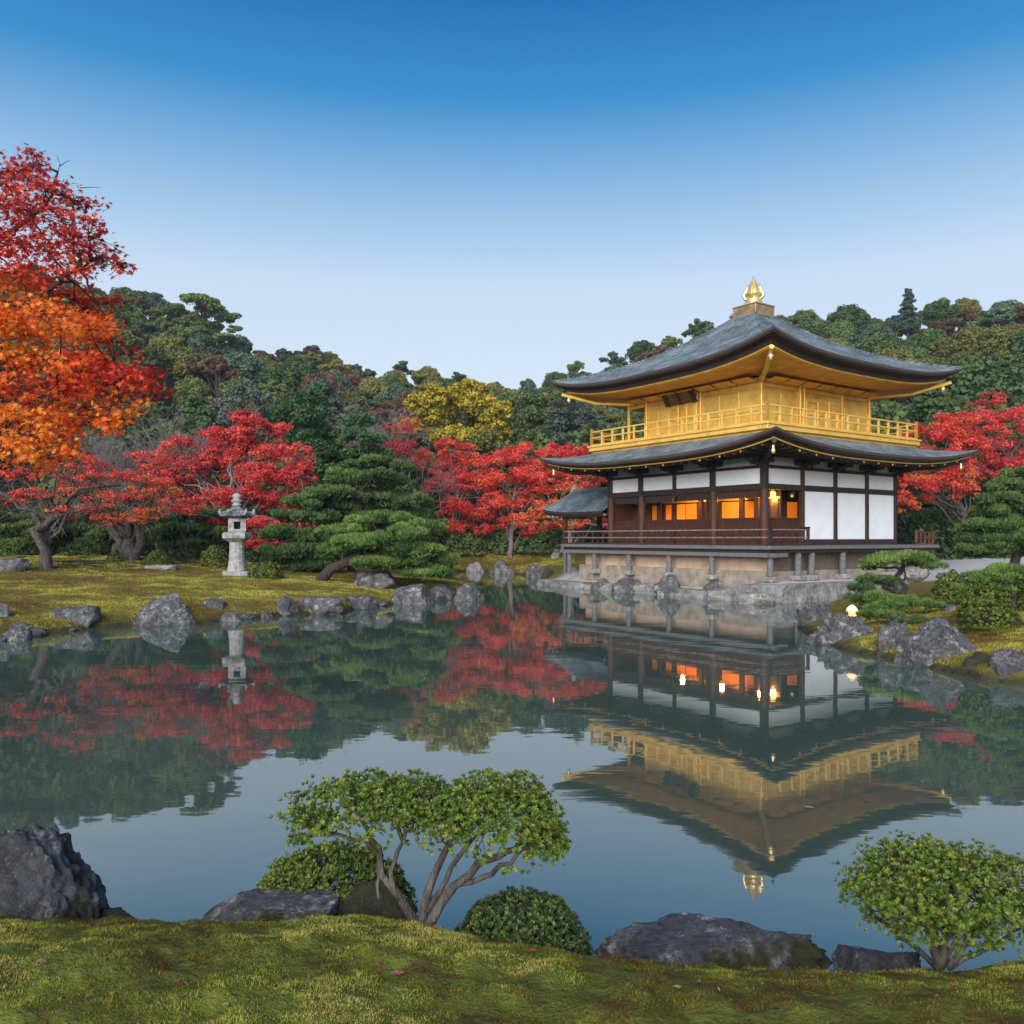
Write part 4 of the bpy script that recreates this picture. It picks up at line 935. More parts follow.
# ---- generic forest trees for the hill, one mesh of each kind then copied
def forest_kind(seed, kind):
    r = np.random.default_rng(seed); tb = MB()
    if kind == 'round':
        P, Nv, T = lobed(r, (0, 0, 6.6), (4.4, 4.4, 4.0), 80, 15000, .23, .25, 1, .45, .3, 1.0); H = 5.5
        tgt = [(r.uniform(-2.5, 2.5), r.uniform(-2.5, 2.5), r.uniform(5, 8)) for _ in range(9)]
    elif kind == 'tall':
        P, Nv, T = lobed(r, (0, 0, 8.0), (3.2, 3.2, 5.0), 80, 14000, .24, .3, 1, .45, .3, 1.0); H = 7
        tgt = [(r.uniform(-2, 2), r.uniform(-2, 2), r.uniform(5, 11)) for _ in range(9)]
    elif kind == 'umbrella':
        Ps = []; tgt = []
        for i in range(19):
            a = r.uniform(0, 6.28); q = r.uniform(.3, 4.2); z = 10.6-q*.55+r.uniform(-2.2, .6); c = (math.cos(a)*q, math.sin(a)*q, z)
            tgt.append(c); Ps.append(lobed(r, c, (1.45, 1.45, .60), 8, 640, .42, .5, .7, .4, .3, 1.0))
        P = np.vstack([q[0] for q in Ps]); Nv = np.vstack([q[1] for q in Ps]); T = np.concatenate([q[2] for q in Ps]); H = 7
    elif kind == 'cone':
        Ps = []; tgt = []
        for i in range(26):
            z = 2.2+9.3*i/25; q = (1-i/26)**.8*2.9; a = i*2.4; c = (math.cos(a)*q*.55, math.sin(a)*q*.55, z)
            Ps.append(lobed(r, c, (max(.6, q*.75), max(.6, q*.75), .8), 6, 480, .5, .5, .6, .4, .3, 1.0)); tgt.append(c)
        P = np.vstack([q[0] for q in Ps]); Nv = np.vstack([q[1] for q in Ps]); T = np.concatenate([q[2] for q in Ps]); H = 9
    sz = r.uniform(.18, .46, len(P))
    V, k = leaf_faces(P, Nv, sz, 'clump', r)
    crown = np_mesh('crown', V, k, {'tone': np.clip(T, 0, 1)})
    tb.tube(wobble([np.array([0, 0, z]) for z in np.linspace(-1.5, H, 6)], r, .12), list(np.linspace(.34, .16, 6)), 8)
    limbs(tb, r, [np.array([0, 0, z]) for z in np.linspace(H*.45, H, 5)], tgt, .13, .03)
    tm = bpy.data.meshes.new('trunk'); tm.from_pydata(tb.v, [], tb.f); tm.update(); tm.materials.append(M['bark'])
    return crown, tm
kinds = {}
LB = {'oak_green': 'dark green', 'oak_blue': 'blue green', 'oak_olive': 'olive', 'oak_rust': 'rusty brown'}
KB = {'round': 'round-crowned', 'tall': 'tall', 'umbrella': 'open, layered', 'cone': 'pointed'}
for i, (kd, mt) in enumerate([('round','oak_green'),('round','oak_blue'),('round','oak_olive'),('round','oak_rust'),('tall','oak_green'),('tall','oak_olive'),('umbrella','oak_green'),('umbrella','oak_blue'),('cone','oak_green'),('cone','oak_blue'),('round','oak_green')]):
    c, t = forest_kind(100+i, kd); c.materials.append(M[mt]); kinds.setdefault((kd, mt), []).append((c, t))
# second material variants share the crown geometry of the first
for (kd, mt), src in ((('tall','oak_blue'), ('tall','oak_green')), (('tall','oak_rust'), ('tall','oak_olive')), (('umbrella','oak_rust'), ('umbrella','oak_blue')), (('umbrella','oak_olive'), ('umbrella','oak_green'))):
    c, t = kinds[src][0]; c2 = c.copy(); c2.materials.clear(); c2.materials.append(M[mt]); kinds[(kd, mt)] = [(c2, t)]
def forest_tree(x, y, s, rz, key, where):
    c, t = kinds[key][random.randrange(len(kinds[key]))]; z = gz(x, y)
    root = empty('forest_tree', (x, y, z-.3), rz); root.scale = (s*random.uniform(.9, 1.15), s*random.uniform(.9, 1.15), s)
    tag(root, f'{KB[key[0]]} {LB[key[1]]} tree {where}', 'tree', f'{KB[key[0]]} {LB[key[1]]} trees {where}')
    link('crown', c, None, root); link('trunk', t, None, root)
hr = random.Random(5)
nf = 0; low = []
rows = [58, 65, 72, 78, 84, 90, 96, 102, 108, 115, 122, 129, 137, 145, 154]
cand = []
for ri, rad in enumerate(rows):
    step = 3.5+rad*.013
    px0, px1 = -60, 1100; n = int((px1-px0)/F*rad/step)
    for i in range(n):
        px_ = px0+(px1-px0)*(i+(.5 if ri % 2 else 0)+hr.uniform(-.3, .3))/n; d = rad+hr.uniform(-3, 3)
        x = (px_-512)/F*d; y = d; top = ri >= len(rows)-2
        if 635 < px_ < 825 and ri < 11: continue        # hidden behind the pavilion
        if ri < 2 and 390 < px_ < 640: continue
        u = hr.random()
        if top: kd = 'umbrella' if u < .6 else ('tall' if u < .66 else 'round')
        else: kd = 'round' if u < .66 else ('tall' if u < .74 else ('umbrella' if u < .95 else 'cone'))
        v = hr.random()
        if kd == 'cone': mt = 'oak_green' if v < .5 else 'oak_blue'
        else:
            mt = 'oak_green' if v < .38 else ('oak_blue' if v < .56 else ('oak_olive' if v < .86 else 'oak_rust'))
            if px_ > 880 and 6 < ri < 11 and v > .82: mt = 'oak_rust'
            if 100 < px_ < 330 and v > .84: mt = 'oak_rust'
        if (kd, mt) not in kinds: mt = 'oak_green'
        s = hr.uniform(.50, .82) if not top else hr.uniform(.46, .74)
        cand.append((ri, x, y, s, hr.uniform(0, 6.28), (kd, mt), top))
crest_n = sum(1 for c in cand if c[6]); slope = [c for c in cand if not c[6] and c[0] >= 4]; slope.sort(key=lambda c: -c[3]/c[2]); keep = set(id(c) for c in slope[:292-crest_n])
for c in cand:
    ri, x, y, s, rz, key, top = c
    if top or id(c) in keep: forest_tree(x, y, s, rz, key, 'on the crest of the hill against the sky' if top else 'in the dense wood on the slope of the hill'); nf += 1
    else: low.append((x, y, s, rz, key))
print('mass', len(low))
# the low wood at the foot, mostly behind the garden trees: one mass
def low_wood():
    Vs, Ts = [], []
    for (x, y, s, rz, key) in low:
        me = kinds[key][0][0]; n = len(me.vertices); co = np.empty(n*3, np.float32); me.vertices.foreach_get('co', co); co = co.reshape(-1, 8, 3)[::4]
        co = co.mean(1, keepdims=True)+(co-co.mean(1, keepdims=True))*1.65; tn = np.empty(n//8, np.float32); me.attributes['tone'].data.foreach_get('value', tn); tn = tn[::4]
        c, s_ = math.cos(rz), math.sin(rz); X = (co[..., 0]*c-co[..., 1]*s_)*s+x; Y = (co[..., 0]*s_+co[..., 1]*c)*s+y; Z = co[..., 2]*s+gz(x, y)-.3
        Vs.append(np.stack([X, Y, Z], -1).reshape(-1, 3)); Ts.append(tn*.6+(.3 if key[1] == 'oak_olive' else 0)+random.random()*.25)
    o = link('low_wood', np_mesh('low_wood', np.vstack(Vs), 8, {'tone': np.clip(np.concatenate(Ts), 0, 1)}), M['oak_green']); tag(o, 'dense dark green wood filling the slope of the hill between the larger trees', 'wood', kind='stuff')
low_wood()
print('forest trees', nf)

# ---- individual trees of the middle distance
def at_ground(px, D):
    x = (px-512)/F*D; return np.array([x, D, gz(x, D)])
def px_tree(name, label, base_px, D, lobes, mat, bark='bark', shape='clump', leaf=.2, dens=60, trunk_r=.22, lean=(0, 0), group=None, seed=1, subr=.42, flat=.7, depth=1.0, nsub=9, tone=0., fork=.45, zbase=None, bottom=.35, limb_r=.07, extra=None, lo=.6, tv=.25, jn=.95, cat='tree', fill=1):
    leaf = leaf*(.8 if 'maple' in name else 1)
    """lobes: (px, py, half width px, half height px[, depth offset m[, tone shift]])"""
    r = np.random.default_rng(seed); b = at_ground(base_px, D) if zbase is None else np.array([(base_px-512)/F*D, D, zbase])
    root = tree_root(name, b, label, cat, group); s = D/F; Ps, Ns, Ts, C = [], [], [], []
    if 'maple' in name: lobes = lobes+[(l[0]+r.uniform(-.9, .9)*l[2], l[1]+r.uniform(-1, 1)*l[3], l[2]*r.uniform(.55, .8), l[3]*r.uniform(.6, 1.0))+((r.uniform(-1.5, 1.5), l[5]) if len(l) > 5 else ()) for l in lobes for _ in range(fill)]
    for lb in lobes:
        px, py, hw, hh = lb[:4]; dy = lb[4] if len(lb) > 4 else r.uniform(-1, 1)*hw*s*.6*depth; tn = lb[5] if len(lb) > 5 else 0
        c = W(px, py, D)-b; c[1] += dy; k = (D+dy)/D; c[0] = (px-512)*s*k-b[0]; c[2] = CH-(py-YH)*s*k-b[2]
        rad = np.array([hw*s, hw*s*depth, hh*s]); area = hw*hh*s*s
        n = int(dens*(rad[0]*rad[1]+2*rad[0]*rad[2])/leaf**2*.055)+40
        P, Nv, T = lobed(r, c, rad*(1.0 if 'maple' not in name else 1.05), nsub+(6 if 'maple' in name else 0), int(n*(.72 if 'maple' in name else 1)), subr*(.85 if 'maple' in name else 1), bottom, flat, lo if 'maple' not in name else .25, tv, jn); Ps.append(P); Ns.append(Nv); Ts.append(T+tn+tone); C.append(c)
    P = np.vstack(Ps); Nv = np.vstack(Ns); T = np.concatenate(Ts)
    crown_obj('crown', P, Nv, r.uniform(.65, 1.35, len(P))*leaf, T, shape, M[mat], root, r)
    tb = MB(); Cm = np.mean(C, axis=0); top = Cm*np.array([.6, .6, .9])
    pts = wobble(bez((0, 0, -.4), (lean[0], lean[1], top[2]*.5), top, 8), r, .05*trunk_r*4)
    tb.tube(pts, [trunk_r*1.35]+list(np.linspace(trunk_r, trunk_r*.35, 7)), 10)
    st = [p for p in pts[int(8*fork):]]
    limbs(tb, r, st, C, limb_r, limb_r*.25)
    for c in C: limbs(tb, r, c-np.array([0, 0, .1]), [c+r.normal(size=3)*np.array([.7, .7, .5])*(1 if 'maple' not in name else 1.3) for _ in range(3 if 'maple' not in name else 9)], limb_r*.3, .006, n=4)
    tb.build('trunk', M[bark], root, True)
    return root
# back row: conspicuous trees below the hill
px_tree('autumn_tree', 'broad golden yellow tree rising above the red maples', 462, 72, [(440,402,26,18),(478,408,30,18),(455,425,42,22),(492,430,22,18),(428,420,22,18),(470,390,22,10),(410,428,14,14),(500,412,18,14),(462,440,34,14),(418,404,14,14)], 'yellow', leaf=.20, dens=170, trunk_r=.4, nsub=26, subr=.27, seed=2)
px_tree('evergreen_tree', 'tall bright green layered evergreen left of the leafless purple tree', 305, 56, [(306,402,22,14),(298,420,34,16),(316,436,34,16),(304,452,40,18),(310,474,42,20)], 'pine_deep', leaf=.15, dens=110, trunk_r=.3, flat=.5, nsub=26, subr=.30, seed=3)
px_tree('evergreen_tree', 'smaller green layered evergreen right of the tall bright one', 362, 54, [(360,424,20,11),(358,440,30,13),(366,456,32,13),(356,470,28,12)], 'pine_deep', leaf=.15, dens=110, trunk_r=.25, flat=.5, nsub=22, subr=.32, seed=4)
px_tree('broadleaf_tree', 'soft grey green round tree left of the tall bright evergreen', 245, 64, [(240,398,24,18),(262,402,18,16),(226,412,20,16),(248,418,30,16)], 'grey_green', leaf=.17, dens=110, trunk_r=.3, nsub=18, subr=.32, seed=5)
px_tree('broadleaf_tree', 'grey green egg-shaped tree just left of the pavilion upper roof', 572, 76, [(572,412,26,20),(574,432,34,22),(560,440,22,18),(590,440,20,20)], 'grey_green', leaf=.18, dens=120, trunk_r=.35, nsub=26, subr=.27, seed=6, tone=-.25)
px_tree('broadleaf_tree', 'dark green tree between the yellow tree and the egg-shaped tree', 528, 82, [(524,405,24,16),(536,424,26,18),(512,418,18,16)], 'oak_green', leaf=.2, dens=110, trunk_r=.3, nsub=18, seed=7)
px_tree('broadleaf_tree', 'small dark green tree in front of the yellow tree', 484, 70, [(484,440,18,11),(478,452,24,12),(505,450,16,12)], 'oak_olive', leaf=.2, dens=80, trunk_r=.2, nsub=14, seed=8)
px_tree('maple_tree', 'thin dull crimson tree left of the yellow tree', 402, 62, [(400,432,18,12),(392,448,20,11),(410,450,18,12)], 'maple_pink', leaf=.13, dens=32, trunk_r=.18, bark='bark_light', seed=9, tone=-.15, subr=.5)
px_tree('conifer_tree', 'big layered pine standing highest on the left skyline', 200, 128, [(196,300,16,7),(200,306,22,8),(196,340,30,12),(214,350,30,14),(184,352,26,12),(200,328,26,8),(178,312,20,6),(212,310,20,7),(226,320,16,6),(190,322,16,6),(235,330,10,4),(172,328,12,4),(205,334,18,6),(222,338,14,4)], 'oak_green', leaf=.28, dens=190, trunk_r=.42, flat=.5, nsub=9, seed=10, fork=.3, limb_r=.14)
# bare trees
def bare_tree(px, D, h_px, w_px, label, seed, mat='bark_light', py_top=None, r0=.11, group=None):
    r = np.random.default_rng(seed); b = at_ground(px, D); s = D/F; H = CH-(py_top-YH)*s-b[2]; tb = MB(); fine = MB()
    def grow(p, d, L, rad, lev):
        n = 4 if lev < 3 else 2; pts = [p]; q = p.copy(); dd = d.copy()
        for i in range(n):
            dd = nrm(dd+r.normal(size=3)*.13+np.array([0, 0, .05])); q = q+dd*L/n; pts.append(q.copy())
        (tb if lev < 2 else fine).tube(pts, list(np.linspace(rad, rad*.55, n+1)), 6 if lev < 2 else 4, False)
        if lev < 6:
            for k in range(3 if lev < 3 else (4 if lev < 5 else 3)):
                t = pts[r.integers(1, n+1)] if k else pts[-1]; nd = nrm(dd+r.normal(size=3)*.55+np.array([0, 0, .12])); nd[2] = abs(nd[2])*.8+.1
                grow(t, nrm(nd), L*r.uniform(.6, .82), rad*.55, lev+1)
    L0 = H*.34; root = tree_root('leafless_tree', b, label, 'tree', group)
    for k in range(3):
        grow(np.array([0, 0, -.2]), nrm(np.array([r.normal()*.3*w_px/50, r.normal()*.2, 1])), L0, r0, 0)
    tb.build('trunk', M[mat], root); fine.build('twigs', M[mat], root); return root
bare_tree(172, 46, 0, 46, 'leafless grey tree with fine upright twigs behind the red maples on the left', 21, py_top=392, r0=.13)
bare_tree(376, 66, 0, 50, 'leafless purple grey tree above the layered evergreens', 22, py_top=388, r0=.15)
bare_tree(120, 44, 0, 50, 'leafless tree with pale twigs between the orange branch and the grey one', 23, py_top=425, r0=.10)
# far red maples in the middle
MG = None
px_tree('maple_tree', 'bright red maple on the far shore, left of the three behind the water', 452, 66, [(432,462,22,15),(455,470,28,18),(440,490,24,16),(470,488,26,16),(462,512,28,14),(448,528,22,10),(480,520,22,12)], 'maple_red', leaf=.16, dens=95, trunk_r=.2, seed=31, nsub=14, subr=.36, flat=.62, bark='bark_light', fork=.2)
px_tree('maple_tree', 'bright red maple on the far shore, middle of the three behind the water', 510, 64, [(500,462,26,16),(520,455,24,14),(508,484,32,18),(530,480,24,18),(500,508,28,14),(528,508,26,14),(515,525,24,9)], 'maple_red', leaf=.16, dens=95, trunk_r=.2, seed=32, nsub=14, subr=.36, flat=.62, bark='bark_light', fork=.2)
px_tree('maple_tree', 'red maple with orange lower boughs beside the annex roof', 570, 60, [(558,455,24,13),(580,462,24,16),(556,480,26,16),(600,470,24,18),(575,492,30,12,0,.2),(548,512,28,12,0,.3),(592,512,34,12,1,.3),(560,528,28,9,1,.25),(610,520,26,12,2,.25)], 'maple_red', leaf=.16, dens=100, trunk_r=.2, seed=33, nsub=14, subr=.36, flat=.62, bark='bark_light', fork=.2)
# red maples right of the pavilion
px_tree('maple_tree', 'red maple spreading right behind the pavilion corner', 962, 52, [(925,438,30,16),(955,428,30,16),(905,462,26,14),(940,462,34,16),(975,450,26,18),(918,488,28,14,-1,.1),(950,490,28,14,-1,.12),(900,505,20,9,-1,.15),(890,480,16,14)], 'maple_red', leaf=.14, dens=85, trunk_r=.24, lean=(.8, 0), seed=34, nsub=14, subr=.36, flat=.6, fork=.25)
px_tree('maple_tree', 'darker red maple at the right edge behind the tall pine', 1015, 55, [(985,425,24,13),(1010,420,30,15),(1040,430,30,18),(1005,450,28,16),(1035,465,30,16),(985,475,20,12)], 'maple_pink', leaf=.15, dens=80, trunk_r=.24, seed=35, nsub=14, subr=.36, flat=.6, fork=.25)
# maples behind the stone lantern
px_tree('maple_tree', 'large crimson maple behind the stone lantern', 232, 43, [(268,432,26,14),(225,440,30,15),(250,455,34,15),(292,456,26,14),(210,468,30,15),(262,478,36,15),(300,475,20,12),(190,488,28,13),(240,498,36,14),(280,505,32,14),(205,515,26,12),(255,528,34,12),(222,540,26,10,0,.1),(175,462,22,12),(165,480,22,11),(200,498,26,12),(215,520,28,11),(262,545,26,9),(168,535,20,8,0,.15),(290,530,24,12),(245,420,20,10),(182,448,24,12)], 'maple_pink', leaf=.115, dens=130, trunk_r=.22, seed=36, nsub=14, subr=.38, flat=.6, fork=.2, bark='bark_light')
px_tree('maple_tree', 'scarlet maple with a thick twisted pale double trunk', 130, 36.5, [(150,462,24,11),(125,478,26,11),(95,470,22,11),(160,490,26,11,0,.25),(130,500,30,11,0,.25),(100,498,24,10),(75,488,22,10),(148,515,26,9,0,.35),(112,520,24,9,0,.3),(178,512,20,9)], 'maple_red', leaf=.095, dens=52, trunk_r=.06, seed=37, nsub=12, subr=.38, flat=.5, fork=.3)
def thick_trunk():
    root = [o for o in bpy.data.objects if o.get('label', '').startswith('scarlet maple with a thick')][0]
    b = np.array(root.location); r = np.random.default_rng(4); mb = MB(); D = b[1]; s = D/F
    def q(px, py, dy=0): return np.array([(px-512)*s-b[0], dy, CH-(py-YH)*s-b[2]])
    for pts, rr in (([(128,574),(122,558),(118,540),(112,522),(106,508)], [.46,.30,.24,.18,.11]), ([(132,574),(134,556),(138,540),(141,524),(146,508)], [.44,.31,.25,.19,.11]),
                    ([(124,570),(116,556),(112,545)], [.3,.18,.12]), ([(136,572),(130,548),(126,536),(132,520)], [.4,.28,.2,.1])):
        P = [q(a, c, .15*k*(-1)**k) for k, (a, c) in enumerate(pts)]; t = []
        mb.tube(wobble(P, r, .05), rr, 10)
    mb.build('double_trunk', M['bark'], root, True)
thick_trunk()
px_tree('maple_tree', 'slender maple with forked grey trunk on the moss at the left', 46, 31.5, [(20,478,24,9),(60,470,26,9),(95,478,22,8),(35,495,26,8,0,.1),(85,492,24,8,0,.2),(110,500,18,8,0,.2),(8,500,20,8),(-20,490,24,10),(65,512,20,6,0,.2)], 'maple_red', leaf=.085, dens=30, trunk_r=.05, seed=38, nsub=12, subr=.38, flat=.5, fork=.3)
def fork_trunk():
    root = [o for o in bpy.data.objects if o.get('label', '').startswith('slender maple with forked')][0]
    b = np.array(root.location); D = b[1]; s = D/F; r = np.random.default_rng(6); mb = MB()
    def q(px, py, dy=0): return np.array([(px-512)*s-b[0], dy, CH-(py-YH)*s-b[2]])
    for pts, rr in (([(45,590),(45,575),(45,550),(43,532),(42,522)], [.40,.25,.20,.19,.17]), ([(42,528),(33,512),(18,500),(2,492),(-14,486)], [.14,.11,.08,.06,.03]), ([(43,528),(56,512),(70,498),(92,490),(108,484)], [.14,.10,.07,.05,.03]),
                    ([(70,498),(74,484),(70,470),(76,458)], [.09,.06,.04,.02]), ([(18,500),(16,484),(22,468)], [.08,.05,.02]), ([(56,512),(50,494),(54,478),(48,464)], [.09,.06,.04,.02])):
        P = [q(a, c, .25*k*(-1)**k if len(pts) < 5 or k > 2 else 0) for k, (a, c) in enumerate(pts)]; mb.tube(wobble(P, r, .03), rr, 10)
    mb.build('forked_trunk', M['bark'], root, True)
fork_trunk()

# ---- pines made of flat needle pads
def pine(name, label, base_px, D, pads, trunk, mat='pine', needle=.16, dens=1.0, seed=1, group=None, trunk_r=.16, base_z=None, thick=1.4, bark='bark_dark', cat='pine'):
    """pads: (px,py,half w px,half h px[,dy]); trunk: px points from foot up"""
    r = np.random.default_rng(seed); s = D/F; b = at_ground(base_px, D)
    if base_z is not None: b[2] = base_z
    root = tree_root(name, b, label, cat, group)
    def q(px, py, dy=0): k = (D+dy)/D; return np.array([(px-512)*s*k-b[0], dy, CH-(py-YH)*s*k-b[2]])
    Vs, Ts = [], []; C = []
    for pd in pads:
        dy = pd[4] if len(pd) > 4 else r.uniform(-.5, .5)*pd[2]*s*.8
        c = q(pd[0], pd[1], dy); C.append(c); rx, rz = pd[2]*s, pd[3]*s*thick; ry = rx*.8
        nsub = max(5, int(rx*rz*40/(needle*needle*30)*.25)+6); nsub = min(nsub, 26)
        for k in range(nsub):
            a = r.uniform(0, 6.283); f = math.sqrt(r.random())*.85
            cc = c+np.array([math.cos(a)*f*rx, math.sin(a)*f*ry, (1-f*f)*rz*.35+r.uniform(-.3, .25)*rz]); sr = np.array([rx*.34, rx*.34, max(rz*.42, needle*.6)])*r.uniform(.7, 1.2)
            n = int(dens*95*(sr[0]*sr[1]*1.5+sr[0]*sr[2])/(needle*needle)*.16)+30
            P, Nv, T = shell(r, n, cc, sr, .55, .22, .35); tt = r.uniform(-.32, .26)
            # a tuft: three narrow blades leaning apart, pointing up and out
            for j in range(3):
                d = nrm(Nv*.55+np.array([0, 0, .75])+r.normal(size=P.shape)*.45); sd_ = nrm(np.cross(d, r.normal(size=P.shape))); L = needle*r.uniform(.6, 1.25, (len(P), 1)); w = L*.17
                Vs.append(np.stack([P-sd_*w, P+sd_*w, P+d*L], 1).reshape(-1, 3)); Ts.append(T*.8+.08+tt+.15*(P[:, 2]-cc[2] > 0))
    V = np.vstack(Vs); T = np.concatenate(Ts); me = np_mesh('needles', V, 3, {'tone': np.clip(T, 0, 1)}); link('crown', me, M[mat], root)
    tb = MB(); n = len(trunk); P = [q(*t) for t in trunk]; P[0][2] -= .15
    tb.tube(wobble(P, r, trunk_r*.15), list(np.linspace(trunk_r, trunk_r*.4, n)), 10)
    limbs(tb, r, P[max(1, n//2-1):], C, trunk_r*.35, trunk_r*.08, n=6, wob=.04)
    tb.build('trunk', M[bark], root, True); return root
pine('pine_tree', 'leaning pine whose bent trunk starts on the island moss', 318, 33.5, [(382,524,36,9),(350,535,30,8,.6),(420,532,26,9),(372,545,34,9,-.8),(412,552,34,10,-.5),(440,562,22,8),(390,566,34,8,-1.),(428,574,26,6,-.5),(345,552,26,8,.8),(405,536,22,8,-1.2)],
     [(320,578),(330,570),(342,563),(358,557),(366,551),(372,540),(378,530)], 'pine_bright', .15, seed=41, trunk_r=.24)
pine('pine_tree', 'tall cloud-pruned pine behind the leaning one', 352, 39, [(378,468,32,8),(352,480,26,8),(400,485,26,8,.5),(340,497,28,8),(382,500,34,9,1),(415,505,22,8),(350,514,34,8,1),(398,520,36,9,1.5),(325,508,22,7),(428,528,20,8,1),(372,478,20,7,-1)],
     [(352,575),(350,550),(354,528),(360,508),(358,495),(366,480),(374,470)], 'pine', .17, seed=42, trunk_r=.20)
pine('pine_tree', 'low dark pine with stacked pads right of the stone lantern', 295, 37, [(300,505,24,7),(318,498,20,7),(292,520,26,7),(320,520,24,8),(282,536,22,8),(308,540,28,9),(290,554,28,8),(325,556,22,8),(278,562,16,6),(312,568,26,6)],
     [(300,575),(304,555),(300,535),(306,515),(308,500)], 'pine', .16, seed=43, trunk_r=.15)
for i, (bx, D, sh_, lb) in enumerate([(22, 40, 0, 'low spreading pine behind the slender forked maple at the left'), (88, 42, 1, 'low spreading pine behind and left of the thick double trunk'), (187, 41, 2, 'dark low pine between the double trunk and the stone lantern')]):
    pads = [(bx-18,522,22,7),(bx+14,516,24,7),(bx-4,532,30,8),(bx+22,536,22,8),(bx-26,540,22,8),(bx+2,548,30,8)]
    pine('pine_tree', lb, bx, D, pads, [(bx+4,574),(bx-6,556),(bx+2,540),(bx,525)], 'pine', .17, seed=44+i, trunk_r=.14, dens=.8)
# right side pines
pine('pine_tree', 'tall pine with stacked needle pads at the right edge', 1012, 25, [(1016,476,14,6),(1008,488,20,7),(1028,492,18,7),(1002,502,24,7),(1030,508,24,8),(995,516,28,8),(1022,524,30,9),(985,530,30,8),(1012,540,36,9),(978,543,28,7),(1000,553,38,8),(1035,548,26,10)],
     [(1018,600),(1014,570),(1020,545),(1012,520),(1016,500),(1015,480)], 'pine', .125, seed=51, trunk_r=.16)
pine('pine_tree', 'low pine with bright rounded pad leaning over a clipped shrub at the right edge', 1018, 18.0, [(992,580,28,8),(1015,574,28,8),(975,592,20,8),(1000,592,26,8,.3),(1030,586,24,10)],
     [(1022,622),(1010,612),(1000,602),(996,592),(1000,582)], 'pine_bright', .09, seed=52, trunk_r=.12)
pine('bonsai_pine', 'flat-topped bright pine on the peninsula before the pavilion', 901, 24, [(884,563,22,5),(905,560,26,6),(928,565,20,5),(870,568,12,4)],
     [(901,598),(904,588),(898,578),(902,570),(905,563)], 'pine_bright', .10, seed=53, trunk_r=.13)
pine('bonsai_pine', 'low green pine spilling towards the water left of the flat-topped one', 868, 23.5, [(874,580,16,5),(862,590,14,6),(888,584,14,5),(858,600,12,6),(872,604,10,5)],
     [(868,608),(872,596),(870,586)], 'pine', .09, seed=54, trunk_r=.07)
pine('bonsai_pine', 'dome-shaped bright green shrub pine in the middle of the peninsula', 885, 21.5, [(880,600,18,7),(898,602,16,6),(888,608,20,6)], [(886,614),(886,604)], 'pine_bright', .075, seed=55, trunk_r=.06)
pine('bonsai_pine', 'small bright green cushion pine right of the dome-shaped one', 926, 21.0, [(920,604,12,5),(934,606,11,5)], [(926,612),(926,606)], 'pine_bright', .07, seed=56, trunk_r=.05)
pine('bonsai_pine', 'low green juniper mat creeping over the rocks beside the garden lamp', 890, 19.6, [(868,616,14,4),(885,618,18,5),(905,622,18,6),(895,630,16,6),(915,632,14,5)], [(890,636),(890,624)], 'pine', .065, seed=57, trunk_r=.04)

# ---- clipped mounds
def mound(px, py_foot, w, h, D, label, mat='clipped', leaf=.09, seed=1, name='clipped_shrub', dens=1.0, group=None, shape='clump', depth=.9, stems=True, lum=.09, lo=.80):
    r = np.random.default_rng(seed); s = D/F; c = W(px, py_foot, D); rx, hz = w/2*s, h*s
    root = tree_root(name, (c[0], c[1], c[2]-.03), label, 'shrub', group); rad = np.array([rx, rx*depth, hz])
    n = int(dens*9*(rx*rx*depth+rx*hz*1.2)/leaf**2)+60
    d = nrm(r.normal(size=(n*2, 3))); d = d[d[:, 2] > -.28][:n]
    lump = np.array([mnoise.noise(Vector(q*3.2+seed)) for q in d])[:, None]*lum*1.6
    P = d*rad*(lo+(1.0-lo)*r.random((len(d), 1))**.5+lump); P[:, 2] = np.maximum(P[:, 2], -.04)
    P[:, 2] += 0; Nv = nrm(nrm(d/rad)+.55*r.normal(size=d.shape)); tn = r.uniform(.1, .95, len(d))
    crown_obj('foliage', P, Nv, r.uniform(.7, 1.3, len(d))*leaf, tn*.75+.1+lump[:, 0]*1.5, shape, M[mat], root, r)
    if stems:
        tb = MB(); k = 22
        for i in range(k):
            dd = nrm(r.normal(size=3)); dd[2] = abs(dd[2]); t = dd*rad*.86; tb.tube(wobble(bez((r.normal()*rx*.06, r.normal()*rx*.06, -.05), t*np.array([.5, .5, .35]), t, 5), r, rx*.02), list(np.linspace(rx*.035, rx*.010, 5)), 5, False)
        tb.build('stems', M['bark_dark'], root)
    return root
mound(158, 567, 30, 17, 36, 'small round clipped shrub right of the thick double trunk', seed=1)
mound(115, 571, 20, 22, 35.5, 'small upright clipped shrub left against the double trunk', seed=2)
mound(215, 570, 30, 26, 36, 'olive clipped dome directly left of the stone lantern', seed=3)
mound(265, 575, 36, 15, 33.5, 'low clipped cushion directly right of the stone lantern', seed=4)
mound(187, 568, 28, 24, 39, 'dark clipped shrub behind and left of the olive dome', 'clipped_dark', seed=5)
mound(92, 568, 36, 22, 40, 'dark green mound left behind the double trunk', 'clipped_dark', seed=6)
mound(10, 560, 30, 15, 38, 'light clipped mound at the left edge behind the slab', seed=7)
mound(18, 574, 40, 16, 37, 'darker low mound at the left edge above the slab', 'clipped_dark', seed=8)
mound(66, 566, 26, 14, 39, 'small mound between the forked maple and the dark green mound', 'clipped', seed=9)
mound(251, 568, 30, 20, 40, 'dark shrub just behind the stone lantern', 'clipped_dark', seed=10)
mound(951, 597, 38, 27, 22, 'olive clipped ball on the peninsula right of the bonsai', 'clipped', .07, seed=11)
mound(987, 622, 56, 42, 17.4, 'dense dark green clipped ball under the low pine at the right', 'clipped', .06, seed=12)
